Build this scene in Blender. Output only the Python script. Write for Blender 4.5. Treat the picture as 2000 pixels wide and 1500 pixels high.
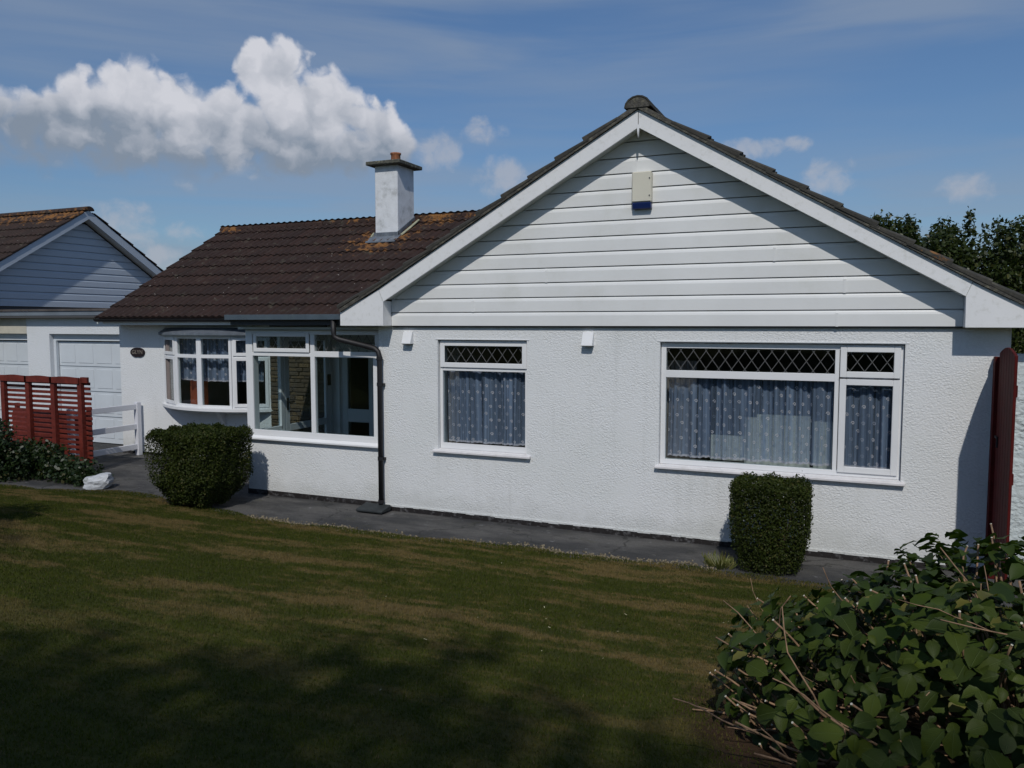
import bpy, bmesh, math, random
import numpy as np
from mathutils import Vector, Matrix, Euler
R = math.radians
rnd = random.Random(7)
rs = np.random.RandomState(11)
for o in list(bpy.data.objects): bpy.data.objects.remove(o)
SC = bpy.context.scene
COL = SC.collection

# ------------------------------------------------------------------ camera
cam = bpy.data.cameras.new('camera'); camo = bpy.data.objects.new('camera', cam); COL.objects.link(camo)
camo.location = (0, 0, 2.42); camo.rotation_euler = (R(90 - 4.33), 0, R(23.43))
cam.sensor_width = 36; cam.lens = 28.08; cam.clip_end = 2000; cam.clip_start = 0.05
SC.camera = camo
# ------------------------------------------------------------------ sun
TO_SUN = Vector((.075, -.25, .272)).normalized()
sun = bpy.data.lights.new('sun', 'SUN'); suno = bpy.data.objects.new('sun', sun); COL.objects.link(suno)
suno.rotation_euler = TO_SUN.to_track_quat('Z', 'Y').to_euler()
sun.energy = 2.35; sun.angle = R(0.7); sun.color = (1, .965, .90)
SC.view_settings.view_transform = 'Standard'; SC.view_settings.look = 'None'
SC.view_settings.exposure = 0; SC.view_settings.gamma = 1
SC.view_settings.use_curve_mapping = False
SC.render.engine = 'CYCLES'

# ------------------------------------------------------------------ node helper
class NT:
    def __init__(s, tree): s.t = tree; s.n = tree.nodes; s.l = tree.links
    def new(s, typ, **k):
        nd = s.n.new(typ)
        for a, b in k.items(): setattr(nd, a, b)
        return nd
    def put(s, sock, v):
        if hasattr(v, 'is_output'): s.l.new(v, sock)
        elif v is not None:
            try: sock.default_value = v
            except Exception: sock.default_value = (*v, 1) if len(v) == 3 else v[:3]
    def math(s, op, a, b=None, c=None, clamp=False):
        nd = s.new('ShaderNodeMath', operation=op, use_clamp=clamp)
        s.put(nd.inputs[0], a); s.put(nd.inputs[1], b); s.put(nd.inputs[2], c); return nd.outputs[0]
    def vmath(s, op, a, b=None, out=0):
        nd = s.new('ShaderNodeVectorMath', operation=op); s.put(nd.inputs[0], a)
        if b is not None: s.put(nd.inputs[1], b)
        return nd.outputs[out]
    def noise(s, vec, scale, detail=4, rough=.55, dist=0, out=0):
        nd = s.new('ShaderNodeTexNoise'); s.put(nd.inputs['Vector'], vec); s.put(nd.inputs['Scale'], scale)
        nd.inputs['Detail'].default_value = detail; nd.inputs['Roughness'].default_value = rough; nd.inputs['Distortion'].default_value = dist
        return nd.outputs[out]
    def ramp(s, v, lo, hi, a=0., b=1., interp='SMOOTHSTEP'):
        nd = s.new('ShaderNodeMapRange', interpolation_type=interp); s.put(nd.inputs[0], v)
        s.put(nd.inputs[1], lo); s.put(nd.inputs[2], hi); s.put(nd.inputs[3], a); s.put(nd.inputs[4], b); return nd.outputs[0]
    def mix(s, f, a, b, blend='MIX'):
        nd = s.new('ShaderNodeMix', data_type='RGBA', blend_type=blend)
        s.put(nd.inputs[0], f); s.put(nd.inputs[6], a); s.put(nd.inputs[7], b); return nd.outputs[2]
    def map(s, vec, loc=(0, 0, 0), rot=(0, 0, 0), sc=(1, 1, 1)):
        nd = s.new('ShaderNodeMapping'); s.put(nd.inputs[0], vec); nd.inputs[1].default_value = loc
        nd.inputs[2].default_value = rot; nd.inputs[3].default_value = sc; return nd.outputs[0]

# ------------------------------------------------------------------ world: sky with clouds
W = bpy.data.worlds.new('World'); SC.world = W; W.use_nodes = True
nt = NT(W.node_tree); nt.n.clear()
outw = nt.new('ShaderNodeOutputWorld')
sky = nt.new('ShaderNodeTexSky', sky_type='NISHITA'); sky.sun_disc = False
sky.sun_elevation = math.asin(TO_SUN.z); sky.sun_rotation = math.atan2(TO_SUN.x, TO_SUN.y)
sky.air_density = 1.0; sky.dust_density = 0.5; sky.ozone_density = 1.6
geo = nt.new('ShaderNodeTexCoord').outputs['Generated']
d = nt.vmath('NORMALIZE', geo)
sp = nt.new('ShaderNodeSeparateXYZ'); nt.l.new(d, sp.inputs[0]); X, Y, Z = sp.outputs
AZ = nt.math('MULTIPLY', nt.math('ARCTAN2', X, Y), 180 / math.pi)
EL = nt.math('MULTIPLY', nt.math('ARCSINE', Z), 180 / math.pi)
cmb = nt.new('ShaderNodeCombineXYZ'); nt.put(cmb.inputs[0], AZ); nt.put(cmb.inputs[1], EL); P = cmb.outputs[0]
def blobs(lst, k=.35):
    acc = None
    for az, el, ra, re in lst:
        a = nt.math('MULTIPLY', nt.math('SUBTRACT', AZ, az), 1 / ra); e = nt.math('MULTIPLY', nt.math('SUBTRACT', EL, el), 1 / re)
        v = nt.math('SUBTRACT', 1, nt.math('MULTIPLY_ADD', a, a, nt.math('MULTIPLY', e, e)))
        acc = v if acc is None else nt.math('SMOOTH_MAX', acc, v, k)
    return acc
# clear sky with thin cirrus everywhere
skyc = nt.mix(1, sky.outputs[0], (.44, .555, .675, 1), 'MULTIPLY')
lowf = nt.ramp(EL, -2, 22, .74, 1.0, 'LINEAR'); lc_ = nt.new('ShaderNodeCombineXYZ'); [nt.put(lc_.inputs[i], lowf) for i in range(3)]
skyc = nt.mix(1, skyc, lc_.outputs[0], 'MULTIPLY')
cir = nt.noise(nt.map(P, rot=(0, 0, R(5)), sc=(.040, .36, 1)), 1.0, 5, .5, .35)
cir2 = nt.noise(nt.map(P, loc=(3, 4, 0), rot=(0, 0, R(-4)), sc=(.02, .11, 1)), 1.0, 3, .55)
cirm = nt.math('MULTIPLY', nt.math('MULTIPLY', nt.ramp(cir, .30, .68), nt.ramp(cir2, .28, .62)), .62)
c1 = nt.mix(cirm, skyc, (2.0, 2.48, 3.25, 1))
bgA = nt.new('ShaderNodeBackground'); nt.l.new(c1, bgA.inputs[0])
# cumulus bank low in the west and a few small puffs
wv = nt.vmath('ADD', P, nt.vmath('MULTIPLY', nt.vmath('SUBTRACT', nt.noise(P, .55, 4, .55, 0, 1), (.5, .5, .5)), (2.2, 1.8, 0)))
MAIN = [(-58, 11.3, 4.2, 3.4), (-53.6, 11.3, 2.6, 2.6), (-51.0, 12.2, 2.7, 3.3), (-48.0, 12.6, 3.2, 4.0), (-45.2, 12.2, 3.2, 3.7), (-42.9, 12.6, 2.6, 3.0), (-41.5, 12.4, 3.0, 2.9),
        (-40.6, 16.2, 1.6, 2.2), (-39.4, 15.2, 2.4, 3.4), (-37.4, 13.9, 3.2, 3.6), (-35.2, 12.9, 3.2, 3.0), (-33.2, 12.3, 2.6, 2.6), (-31.6, 11.8, 1.9, 1.9), (-39, 11.6, 3.6, 2.3), (-50, 11.2, 8, 2.2), (-66, 11, 5, 2.4), (-44, 11.3, 4, 2.1), (-37, 11.6, 6, 1.9)]
m0 = blobs(MAIN, .25)
n1 = nt.noise(wv, .42, 6, .50, .0)
bill = nt.new('ShaderNodeTexVoronoi', feature='SMOOTH_F1'); nt.put(bill.inputs['Vector'], wv); bill.inputs['Scale'].default_value = .62; bill.inputs['Smoothness'].default_value = .5
bill.inputs['Detail'].default_value = 1.0; bill.inputs['Roughness'].default_value = .5
bl = bill.outputs[0]
field = nt.math('ADD', nt.math('MINIMUM', m0, .9), nt.math('ADD', nt.math('MULTIPLY', nt.math('SUBTRACT', n1, .5), 1.55), nt.math('MULTIPLY', nt.math('SUBTRACT', .40, bl), .75)))
field = nt.math('ADD', field, .24)
soft = nt.ramp(EL, 9.6, 13.5, 1.25, .50, 'LINEAR')
den = nt.ramp(field, 0.0, soft)
SM = [(-25.6, 13.2, 1.8, .9), (-28.6, 11.9, 1.8, 1.5), (-24.2, 10.2, 2.2, 1.4), (-7, 11.6, 2.8, .8), (-2.1, 9.4, 2.0, 1.4), (-4.2, 11.7, 1.0, .6), (5.8, 8.3, 2.0, 1.0), (-49.3, 6.3, 2.6, 1.8), (-46.8, 4.0, 2.4, 1.1), (-45.5, 6, 1.5, .8)]
m1 = blobs(SM)
f1 = nt.math('ADD', m1, nt.math('MULTIPLY', nt.math('SUBTRACT', nt.noise(nt.map(P, loc=(5, 3, 9)), .6, 6, .58, .3), .52), 3.4))
d1 = nt.math('MULTIPLY', nt.ramp(f1, -.1, 1.3), .66)
# relief: the same billows sampled a little toward the sun
n1b = nt.noise(nt.vmath('ADD', wv, (.7, .9, 0)), .42, 4, .45, .0)
relief = nt.math('MULTIPLY', nt.math('SUBTRACT', n1, n1b), 1.7)
hb = nt.ramp(nt.math('ADD', EL, nt.math('MULTIPLY', nt.math('SUBTRACT', nt.noise(wv, .20, 4, .45), .5), 6)), 10.3, 14.4, 0, 1)
lit = nt.math('ADD', nt.math('ADD', hb, relief), nt.math('MULTIPLY', nt.math('SUBTRACT', .45, bl), .45))
edge = nt.math('SUBTRACT', 1, nt.ramp(field, .1, 1.0)); lit = nt.math('ADD', lit, nt.math('MULTIPLY', edge, nt.ramp(EL, 11, 14, 0, .30)))
lit = nt.ramp(lit, -.05, 1.15, 0, 1, 'LINEAR')
CL = nt.mix(lit, (1.75, 2.15, 2.75, 1), (4.9, 5.0, 5.45, 1))
c2 = nt.mix(d1, c1, (3.3, 3.5, 4.0, 1)); c3 = nt.mix(den, c2, CL)
bgB = nt.new('ShaderNodeBackground'); nt.l.new(c3, bgB.inputs[0])
win = nt.math('MULTIPLY', nt.math('MULTIPLY', nt.math('GREATER_THAN', AZ, -74), nt.math('LESS_THAN', AZ, 12)), nt.math('MULTIPLY', nt.math('GREATER_THAN', EL, 0), nt.math('LESS_THAN', EL, 21)))
mxw = nt.new('ShaderNodeMixShader'); nt.put(mxw.inputs[0], win); nt.l.new(bgA.outputs[0], mxw.inputs[1]); nt.l.new(bgB.outputs[0], mxw.inputs[2]); nt.l.new(mxw.outputs[0], outw.inputs[0])
for b_ in (bgA, bgB): b_.inputs[1].default_value = .125
W.cycles.sampling_method = 'MANUAL'; W.cycles.sample_map_resolution = 512

# ------------------------------------------------------------------ object helpers
WORG = {}
def thing(name, label, cat, loc, group=None):
    o = bpy.data.objects.new(name, None); COL.objects.link(o); o.location = loc; o.empty_display_size = .2
    o['label'] = label; o['category'] = cat
    if group: o['group'] = group
    WORG[o.name] = Vector(loc); return o
def tag(o, label=None, cat=None, group=None, kind=None):
    for k, v in (('label', label), ('category', cat), ('group', group), ('kind', kind)):
        if v: o[k] = v
    return o
class MB:
    def __init__(s): s.v = []; s.f = []
    def add(s, vs, fs):
        b = len(s.v); s.v += [tuple(v) for v in vs]; s.f += [tuple(b + i for i in f) for f in fs]; return s
    def box(s, x0, x1, y0, y1, z0, z1):
        x0, x1 = min(x0, x1), max(x0, x1); y0, y1 = min(y0, y1), max(y0, y1); z0, z1 = min(z0, z1), max(z0, z1)
        return s.add([(x0, y0, z0), (x1, y0, z0), (x1, y1, z0), (x0, y1, z0), (x0, y0, z1), (x1, y0, z1), (x1, y1, z1), (x0, y1, z1)],
              [(0, 3, 2, 1), (4, 5, 6, 7), (0, 1, 5, 4), (1, 2, 6, 5), (2, 3, 7, 6), (3, 0, 4, 7)])
    def obox(s, M, sx, sy, sz):     # oriented box centred on M
        vs = [M @ Vector((a * sx / 2, b * sy / 2, c * sz / 2)) for c in (-1, 1) for a, b in ((-1, -1), (1, -1), (1, 1), (-1, 1))]
        return s.add(vs, [(0, 3, 2, 1), (4, 5, 6, 7), (0, 1, 5, 4), (1, 2, 6, 5), (2, 3, 7, 6), (3, 0, 4, 7)])
    def prism(s, poly, a0, a1, ax='y'):  # poly in the plane of the other two axes
        def P(p, a): return {'y': (p[0], a, p[1]), 'x': (a, p[0], p[1]), 'z': (p[0], p[1], a)}[ax]
        n = len(poly); vs = [P(p, a0) for p in poly] + [P(p, a1) for p in poly]
        fs = [tuple(range(n)), tuple(range(2 * n - 1, n - 1, -1))] + [(i, i + n, (i + 1) % n + n, (i + 1) % n) for i in range(n)]
        return s.add(vs, fs)
    def tube(s, pts, rad, seg=8, cap=True):
        pts = [Vector(p) for p in pts]; n = len(pts); rr = rad if hasattr(rad, '__len__') else [rad] * n
        b = len(s.v); up = Vector((.123, .9, .2)).normalized(); t0 = None
        for i, p in enumerate(pts):
            t = (pts[min(i + 1, n - 1)] - pts[max(i - 1, 0)]).normalized()
            a = t.cross(up)
            if a.length < .05: a = t.cross(Vector((1, 0, 0)))
            a.normalize(); c = t.cross(a)
            for k in range(seg):
                g = 2 * math.pi * k / seg; s.v.append(tuple(p + (a * math.cos(g) + c * math.sin(g)) * rr[i]))
        for i in range(n - 1):
            for k in range(seg):
                s.f.append((b + i * seg + k, b + i * seg + (k + 1) % seg, b + (i + 1) * seg + (k + 1) % seg, b + (i + 1) * seg + k))
        if cap: s.f.append(tuple(b + k for k in range(seg))); s.f.append(tuple(b + (n - 1) * seg + k for k in reversed(range(seg))))
        return s
    def lathe(s, prof, c=(0, 0), seg=16):
        b = len(s.v); n = len(prof)
        for r_, z in prof:
            for k in range(seg):
                g = 2 * math.pi * k / seg; s.v.append((c[0] + r_ * math.cos(g), c[1] + r_ * math.sin(g), z))
        for i in range(n - 1):
            for k in range(seg): s.f.append((b + i * seg + k, b + i * seg + (k + 1) % seg, b + (i + 1) * seg + (k + 1) % seg, b + (i + 1) * seg + k))
        s.f.append(tuple(b + k for k in reversed(range(seg)))); s.f.append(tuple(b + (n - 1) * seg + k for k in range(seg)))
        return s
def finish(me, bevel=0, smooth=False, fix=True):
    bm = bmesh.new(); bm.from_mesh(me)
    if fix: bmesh.ops.recalc_face_normals(bm, faces=bm.faces)
    if bevel: bmesh.ops.bevel(bm, geom=list(bm.edges), offset=bevel, segments=1, affect='EDGES', clamp_overlap=True)
    bm.to_mesh(me); bm.free()
    if smooth:
        for p in me.polygons: p.use_smooth = True
def part(name, mb, mat, parent=None, org=None, bevel=0, smooth=False, fix=True):
    vs = mb.v
    if org is None:
        a = np.array(vs); org = ((a[:, 0].min() + a[:, 0].max()) / 2, (a[:, 1].min() + a[:, 1].max()) / 2, a[:, 2].min())
    org = Vector(org)
    me = bpy.data.meshes.new(name); me.from_pydata([(v[0] - org.x, v[1] - org.y, v[2] - org.z) for v in vs], [], mb.f)
    if fix or bevel: finish(me, bevel, smooth, fix)
    elif smooth:
        for p in me.polygons: p.use_smooth = True
    for m in (mat if isinstance(mat, (list, tuple)) else [mat]): me.materials.append(m)
    o = bpy.data.objects.new(name, me); COL.objects.link(o)
    if parent is not None: o.parent = parent; o.location = org - WORG[parent.name]
    else: o.location = org
    WORG[o.name] = org
    return o
def inst(name, me, M, parent):
    o = bpy.data.objects.new(name, me); COL.objects.link(o); o.parent = parent
    M = M.copy(); M.translation -= WORG[parent.name]; o.matrix_basis = M
    WORG[o.name] = M.translation + WORG[parent.name]; return o
def struct(name, mb, mat, **k):
    o = part(name, mb, mat, **k); o['kind'] = 'structure'; return o
def fast_mesh(name, verts, k, mats, attr=None):   # verts (n*k,3) -> n faces of k corners
    me = bpy.data.meshes.new(name); nv = len(verts); nf = nv // k
    me.vertices.add(nv); me.vertices.foreach_set('co', verts.astype(np.float32).ravel())
    me.loops.add(nv); me.loops.foreach_set('vertex_index', np.arange(nv, dtype=np.int32))
    me.polygons.add(nf); me.polygons.foreach_set('loop_start', np.arange(0, nv, k, dtype=np.int32))
    try: me.polygons.foreach_set('loop_total', np.full(nf, k, dtype=np.int32))
    except Exception: pass
    me.update(calc_edges=True)
    if attr is not None:
        at = me.attributes.new('shade', 'FLOAT', 'FACE'); at.data.foreach_set('value', attr.astype(np.float32))
    for m in mats: me.materials.append(m)
    return me

# ------------------------------------------------------------------ materials
def mat(name):
    m = bpy.data.materials.new(name); m.use_nodes = True; t = NT(m.node_tree)
    b = t.n['Principled BSDF']; return m, t, b
def objco(t): return t.new('ShaderNodeTexCoord').outputs['Object']
def world(t): return t.new('ShaderNodeNewGeometry').outputs['Position']
def bump(t, b, h, dist, strength=1.0):
    nd = t.new('ShaderNodeBump'); nd.inputs['Distance'].default_value = dist; nd.inputs['Strength'].default_value = strength
    t.put(nd.inputs['Height'], h); t.l.new(nd.outputs[0], b.inputs['Normal'])
def plain(name, col, rough=.5, var=.0, sc=6, spec=.5, metal=0, bmp=0, bsc=60, dirt=None):
    m, t, b = mat(name); p = world(t)
    c = (*col, 1)
    if var:
        n = t.noise(p, sc, 5, .6); f = t.ramp(n, .3, .7, 1 - var, 1 + var * .5, 'LINEAR')
        cc = t.new('ShaderNodeCombineXYZ'); [t.put(cc.inputs[i], f) for i in range(3)]
        c = t.mix(1, c, cc.outputs[0], 'MULTIPLY')
    if dirt:
        n = t.noise(p, dirt[1], 6, .65); c = t.mix(t.math('MULTIPLY', t.ramp(n, .5, .75), dirt[2]), c, (*dirt[0], 1))
    t.put(b.inputs['Base Color'], c); b.inputs['Roughness'].default_value = rough; b.inputs['Metallic'].default_value = metal
    b.inputs['Specular IOR Level'].default_value = spec
    if bmp: bump(t, b, t.noise(p, bsc, 4, .6), bmp)
    return m
M = {}
# rough cast render: lumpy white masonry paint, slightly dirty
def render_mat(name, base, lump, dist, dirtc=(.30, .31, .28), dirty=.35):
    m, t, b = mat(name); p = world(t)
    big = t.noise(t.map(p, sc=(1, 1, 1.6)), 1.1, 5, .6); mid = t.noise(p, 5, 5, .6)
    streak = t.noise(t.map(p, sc=(9, 9, .5)), 1, 4, .6)
    c = t.mix(t.ramp(big, .35, .75, 0, dirty), (*base, 1), (base[0] * .86, base[1] * .88, base[2] * .85, 1))
    c = t.mix(t.math('MULTIPLY', t.ramp(streak, .56, .8), .16), c, (*dirtc, 1))
    sz = t.new('ShaderNodeSeparateXYZ'); t.l.new(p, sz.inputs[0])
    for xa, xb, zt in ((-4.86, -3.55, .81), (-2.04, .46, .81)):
        if name != 'white_roughcast': break
        wz = t.math('MULTIPLY', t.ramp(sz.outputs[2], zt - .75, zt, 0, 1), t.math('MULTIPLY', t.math('LESS_THAN', sz.outputs[2], zt), t.math('MULTIPLY', t.ramp(sz.outputs[0], xa - .04, xa + .06, 0, 1), t.ramp(sz.outputs[0], xb - .06, xb + .04, 1, 0))))
        st = t.ramp(t.noise(t.map(p, loc=(3, 2, 1), sc=(7, 7, .35)), 1, 4, .65), .44, .72); c = t.mix(t.math('MULTIPLY', t.math('MULTIPLY', wz, st), .14), c, (.34, .34, .30, 1))
    splash = t.math('MULTIPLY', t.ramp(t.math('ADD', sz.outputs[2], t.math('MULTIPLY', t.math('SUBTRACT', mid, .5), .5)), .05, .38, 1, 0), .28)
    c = t.mix(splash, c, (*dirtc, 1))
    v = t.new('ShaderNodeTexVoronoi', feature='SMOOTH_F1'); t.put(v.inputs['Vector'], t.vmath('ADD', t.map(p, sc=(1, 1, 1.35)), t.vmath('MULTIPLY', t.noise(p, 22, 3, .6, 0, 1), (.05, .05, .05))))
    v.inputs['Scale'].default_value = lump; v.inputs['Smoothness'].default_value = .5
    ft = t.noise(p, lump * 1.1, 5, .65); gate = t.ramp(t.noise(p, 3.2, 3, .5), .3, .6, .35, 1)
    h = t.math('ADD', t.math('MULTIPLY', v.outputs[0], -.9), t.math('MULTIPLY', ft, 1.1))
    h = t.math('MULTIPLY', h, gate)
    pit = t.ramp(h, -.1, .5, .93, 1.02, 'LINEAR'); cc = t.new('ShaderNodeCombineXYZ'); [t.put(cc.inputs[i], pit) for i in range(3)]
    c = t.mix(1, c, cc.outputs[0], 'MULTIPLY')
    t.put(b.inputs['Base Color'], c); b.inputs['Roughness'].default_value = .8; b.inputs['Specular IOR Level'].default_value = .25
    bump(t, b, h, dist); return m
M['render'] = render_mat('white_roughcast', (.77, .78, .79), 46, .005)
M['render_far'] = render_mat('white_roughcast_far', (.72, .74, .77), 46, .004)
M['render_rough'] = render_mat('rough_painted_wall', (.62, .68, .70), 17, .022, (.16, .18, .17), .8)
M['cream'] = plain('cream_lintel', (.55, .52, .44), .8, .15, 4)
M['upvc'] = plain('white_plastic_trim', (.78, .785, .80), .38, .05, 3, .45, dirt=((.42, .43, .38), 3.0, .12))
M['clad'] = plain('white_cladding', (.76, .765, .765), .42, .05, 1.5, .4, dirt=((.50, .50, .42), 1.4, .30))
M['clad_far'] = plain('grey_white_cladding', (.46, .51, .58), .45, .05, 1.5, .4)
M['barge'] = plain('white_barge_paint', (.79, .79, .80), .45, .04, 2, .4, dirt=((.42, .42, .36), 14, .35))
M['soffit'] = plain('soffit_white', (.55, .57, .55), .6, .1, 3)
M['joint_shadow'] = plain('joint_and_shadow_dark', (.07, .07, .075), .8)  # one dark colour for real joints and for painted shadow lines
M['sill'] = plain('painted_sill', (.72, .70, .71), .6, .12, 8, dirt=((.35, .33, .30), 12, .25))
M['black'] = plain('black_plastic', (.012, .011, .013), .55, .2, 8, .5)
M['bitumen'] = plain('black_bitumen', (.012, .009, .009), .75, .4, 12, dirt=((.25, .25, .26), 16, .5), bmp=.004)
M['lead'] = plain('grey_lead', (.13, .15, .18), .5, .3, 6, .5, dirt=((.35, .36, .36), 9, .5))
M['gutter'] = plain('grey_gutter', (.075, .10, .125), .4, .2, 6, .5, dirt=((.10, .13, .12), 8, .3))
M['lintel_grey'] = plain('garage_fascia', (.17, .20, .235), .6, .2, 2)
M['felt'] = plain('roof_felt', (.10, .085, .08), .9, .4, 6)
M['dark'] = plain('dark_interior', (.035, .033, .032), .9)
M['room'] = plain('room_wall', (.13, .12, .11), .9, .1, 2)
M['door_white'] = plain('white_door', (.70, .72, .72), .4, .04, 2)
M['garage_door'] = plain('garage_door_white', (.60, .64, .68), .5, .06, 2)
M['alarm'] = plain('cream_plastic', (.66, .63, .53), .45, .04, 5)
M['blue'] = plain('blue_plastic', (.012, .03, .13), .35)
M['terracotta'] = plain('terracotta', (.36, .135, .06), .85, .5, 14, dirt=((.04, .03, .025), 18, .9), bmp=.004)
M['capstone'] = plain('chimney_cap_concrete', (.09, .09, .075), .95, .6, 18, dirt=((.45, .42, .28), 22, .9), bmp=.012)
M['chimney'] = plain('chimney_render', (.70, .72, .75), .85, .12, 6, dirt=((.25, .26, .25), 4, .55), bmp=.004, bsc=40)
M['red'] = plain('red_stained_wood', (.15, .022, .013), .6, .4, 10, .4, bmp=.002)
M['maroon'] = plain('dark_red_paint', (.085, .008, .007), .7, .3, 8, .15)
M['ranch'] = plain('white_fence_plastic', (.68, .69, .74), .5, .06, 3)
M['rock'] = plain('white_painted_rock', (.58, .60, .63), .8, .3, 9, dirt=((.12, .13, .10), 9, .9), bmp=.02, bsc=9)
M['bark'] = plain('bark', (.09, .065, .045), .9, .5, 20, bmp=.01, bsc=30)
M['cane'] = plain('hydrangea_cane', (.27, .165, .095), .75, .5, 25)
M['cut'] = plain('cut_cane_end', (.62, .58, .48), .8)
M['cover'] = plain('dark_slate_cover', (.022, .027, .029), .7, .4, 10)
M['board'] = plain('back_of_picture', (.74, .71, .64), .8, .06, 3)
M['curtain_dark'] = plain('drawn_curtain', (.24, .20, .19), .9, .2, 4)
M['orange'] = plain('orange_wood', (.30, .07, .03), .5, .2, 6)
M['leadstrip'] = plain('lead_strip', (.15, .15, .15), .45, .1, 6)
M['plaque'] = plain('dark_plaque', (.018, .008, .010), .35, .4, 30)
M['letters'] = plain('painted_letters', (.22, .19, .16), .5)
M['verge'] = plain('verge_mortar', (.085, .080, .07), .95, .5, 22, dirt=((.26, .24, .16), 18, .6), bmp=.01)

def tile_mat(name, col, col2, lichen_at=None, greyer=0):
    m, t, b = mat(name); p = world(t)
    oi = t.new('ShaderNodeObjectInfo').outputs['Random']
    c = t.mix(oi, (*col, 1), (*col2, 1))
    n = t.noise(p, 14, 6, .65); c = t.mix(t.ramp(n, .35, .7, 0, .7), c, (col[0] * .45, col[1] * .5, col[2] * .5, 1))
    n = t.noise(t.map(p, loc=(4, 4, 4)), 5, 5, .7); c = t.mix(t.math('MULTIPLY', t.ramp(n, .55, .72), .55 + greyer), c, (.10, .095, .07, 1))
    n = t.noise(t.map(p, loc=(9, 1, 4)), 26, 2, .5); c = t.mix(t.ramp(n, .735, .765), c, (.42, .38, .34, 1))
    if lichen_at:
        tot = None
        for x, y, z, r_ in lichen_at:
            dd = t.vmath('LENGTH', t.vmath('MULTIPLY', t.vmath('SUBTRACT', p, (x, y, z)), (1 / r_[0], 1 / r_[1], 1 / r_[2])), out=1)
            v = t.ramp(dd, .2, 1.1, 1, 0, 'LINEAR'); tot = v if tot is None else t.math('MAXIMUM', tot, v)
        ln = t.noise(t.map(p, loc=(2, 8, 1)), 7, 6, .7)
        k = t.ramp(t.math('ADD', ln, t.math('MULTIPLY', tot, .245)), .66, .80)
        k = t.math('MULTIPLY', k, t.ramp(tot, 0, .2))
        c = t.mix(t.math('MULTIPLY', k, .85), c, t.mix(t.noise(p, 20, 3), (.22, .075, .008, 1), (.30, .16, .06, 1)))
    t.put(b.inputs['Base Color'], c); b.inputs['Roughness'].default_value = .85; b.inputs['Specular IOR Level'].default_value = .3
    bump(t, b, t.noise(p, 60, 5, .7), .006); return m
RX, RZ, RY = -7.9, 4.43, 13.60
M['tile'] = tile_mat('brown_tile', (.043, .022, .017), (.029, .017, .014),
    [(-8.15, 12.75, 3.95, (1.25, 1.0, .8)), (-7.3, 13.4, 4.4, (.9, .6, .35)), (-9.4, 13.6, 4.45, (2.6, .16, .12)), (-12.4, 13.55, 4.42, (.7, .35, .22)), (-6.2, 13.5, 4.45, (1.0, .3, .2))])
M['tile_grey'] = tile_mat('weathered_grey_tile', (.070, .064, .055), (.050, .047, .042), [(.6, 8.5, 3.0, (.35, .3, .25))], .3)
M['tile_far'] = tile_mat('neighbour_tile', (.050, .030, .024), (.038, .025, .021), [(-18, 13.3, 4.95, (4.5, .9, .35))])
def glass(name, tint=(.86, .90, .90)):
    m = bpy.data.materials.new(name); m.use_nodes = True; t = NT(m.node_tree); t.n.clear()
    o = t.new('ShaderNodeOutputMaterial'); tr = t.new('ShaderNodeBsdfTransparent'); tr.inputs[0].default_value = (*tint, 1)
    gl = t.new('ShaderNodeBsdfGlossy'); gl.inputs['Roughness'].default_value = .015
    g_ = t.new('ShaderNodeNewGeometry'); ct = t.math('ABSOLUTE', t.vmath('DOT_PRODUCT', g_.outputs['Normal'], g_.outputs['Incoming'], out=1))
    f = t.math('ADD', .035, t.math('MULTIPLY', t.math('POWER', t.math('SUBTRACT', 1, ct), 5), .95), clamp=True); mx = t.new('ShaderNodeMixShader')
    t.put(mx.inputs[0], f); t.l.new(tr.outputs[0], mx.inputs[1]); t.l.new(gl.outputs[0], mx.inputs[2]); t.l.new(mx.outputs[0], o.inputs[0]); return m
M['glass'] = glass('window_glass')
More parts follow.
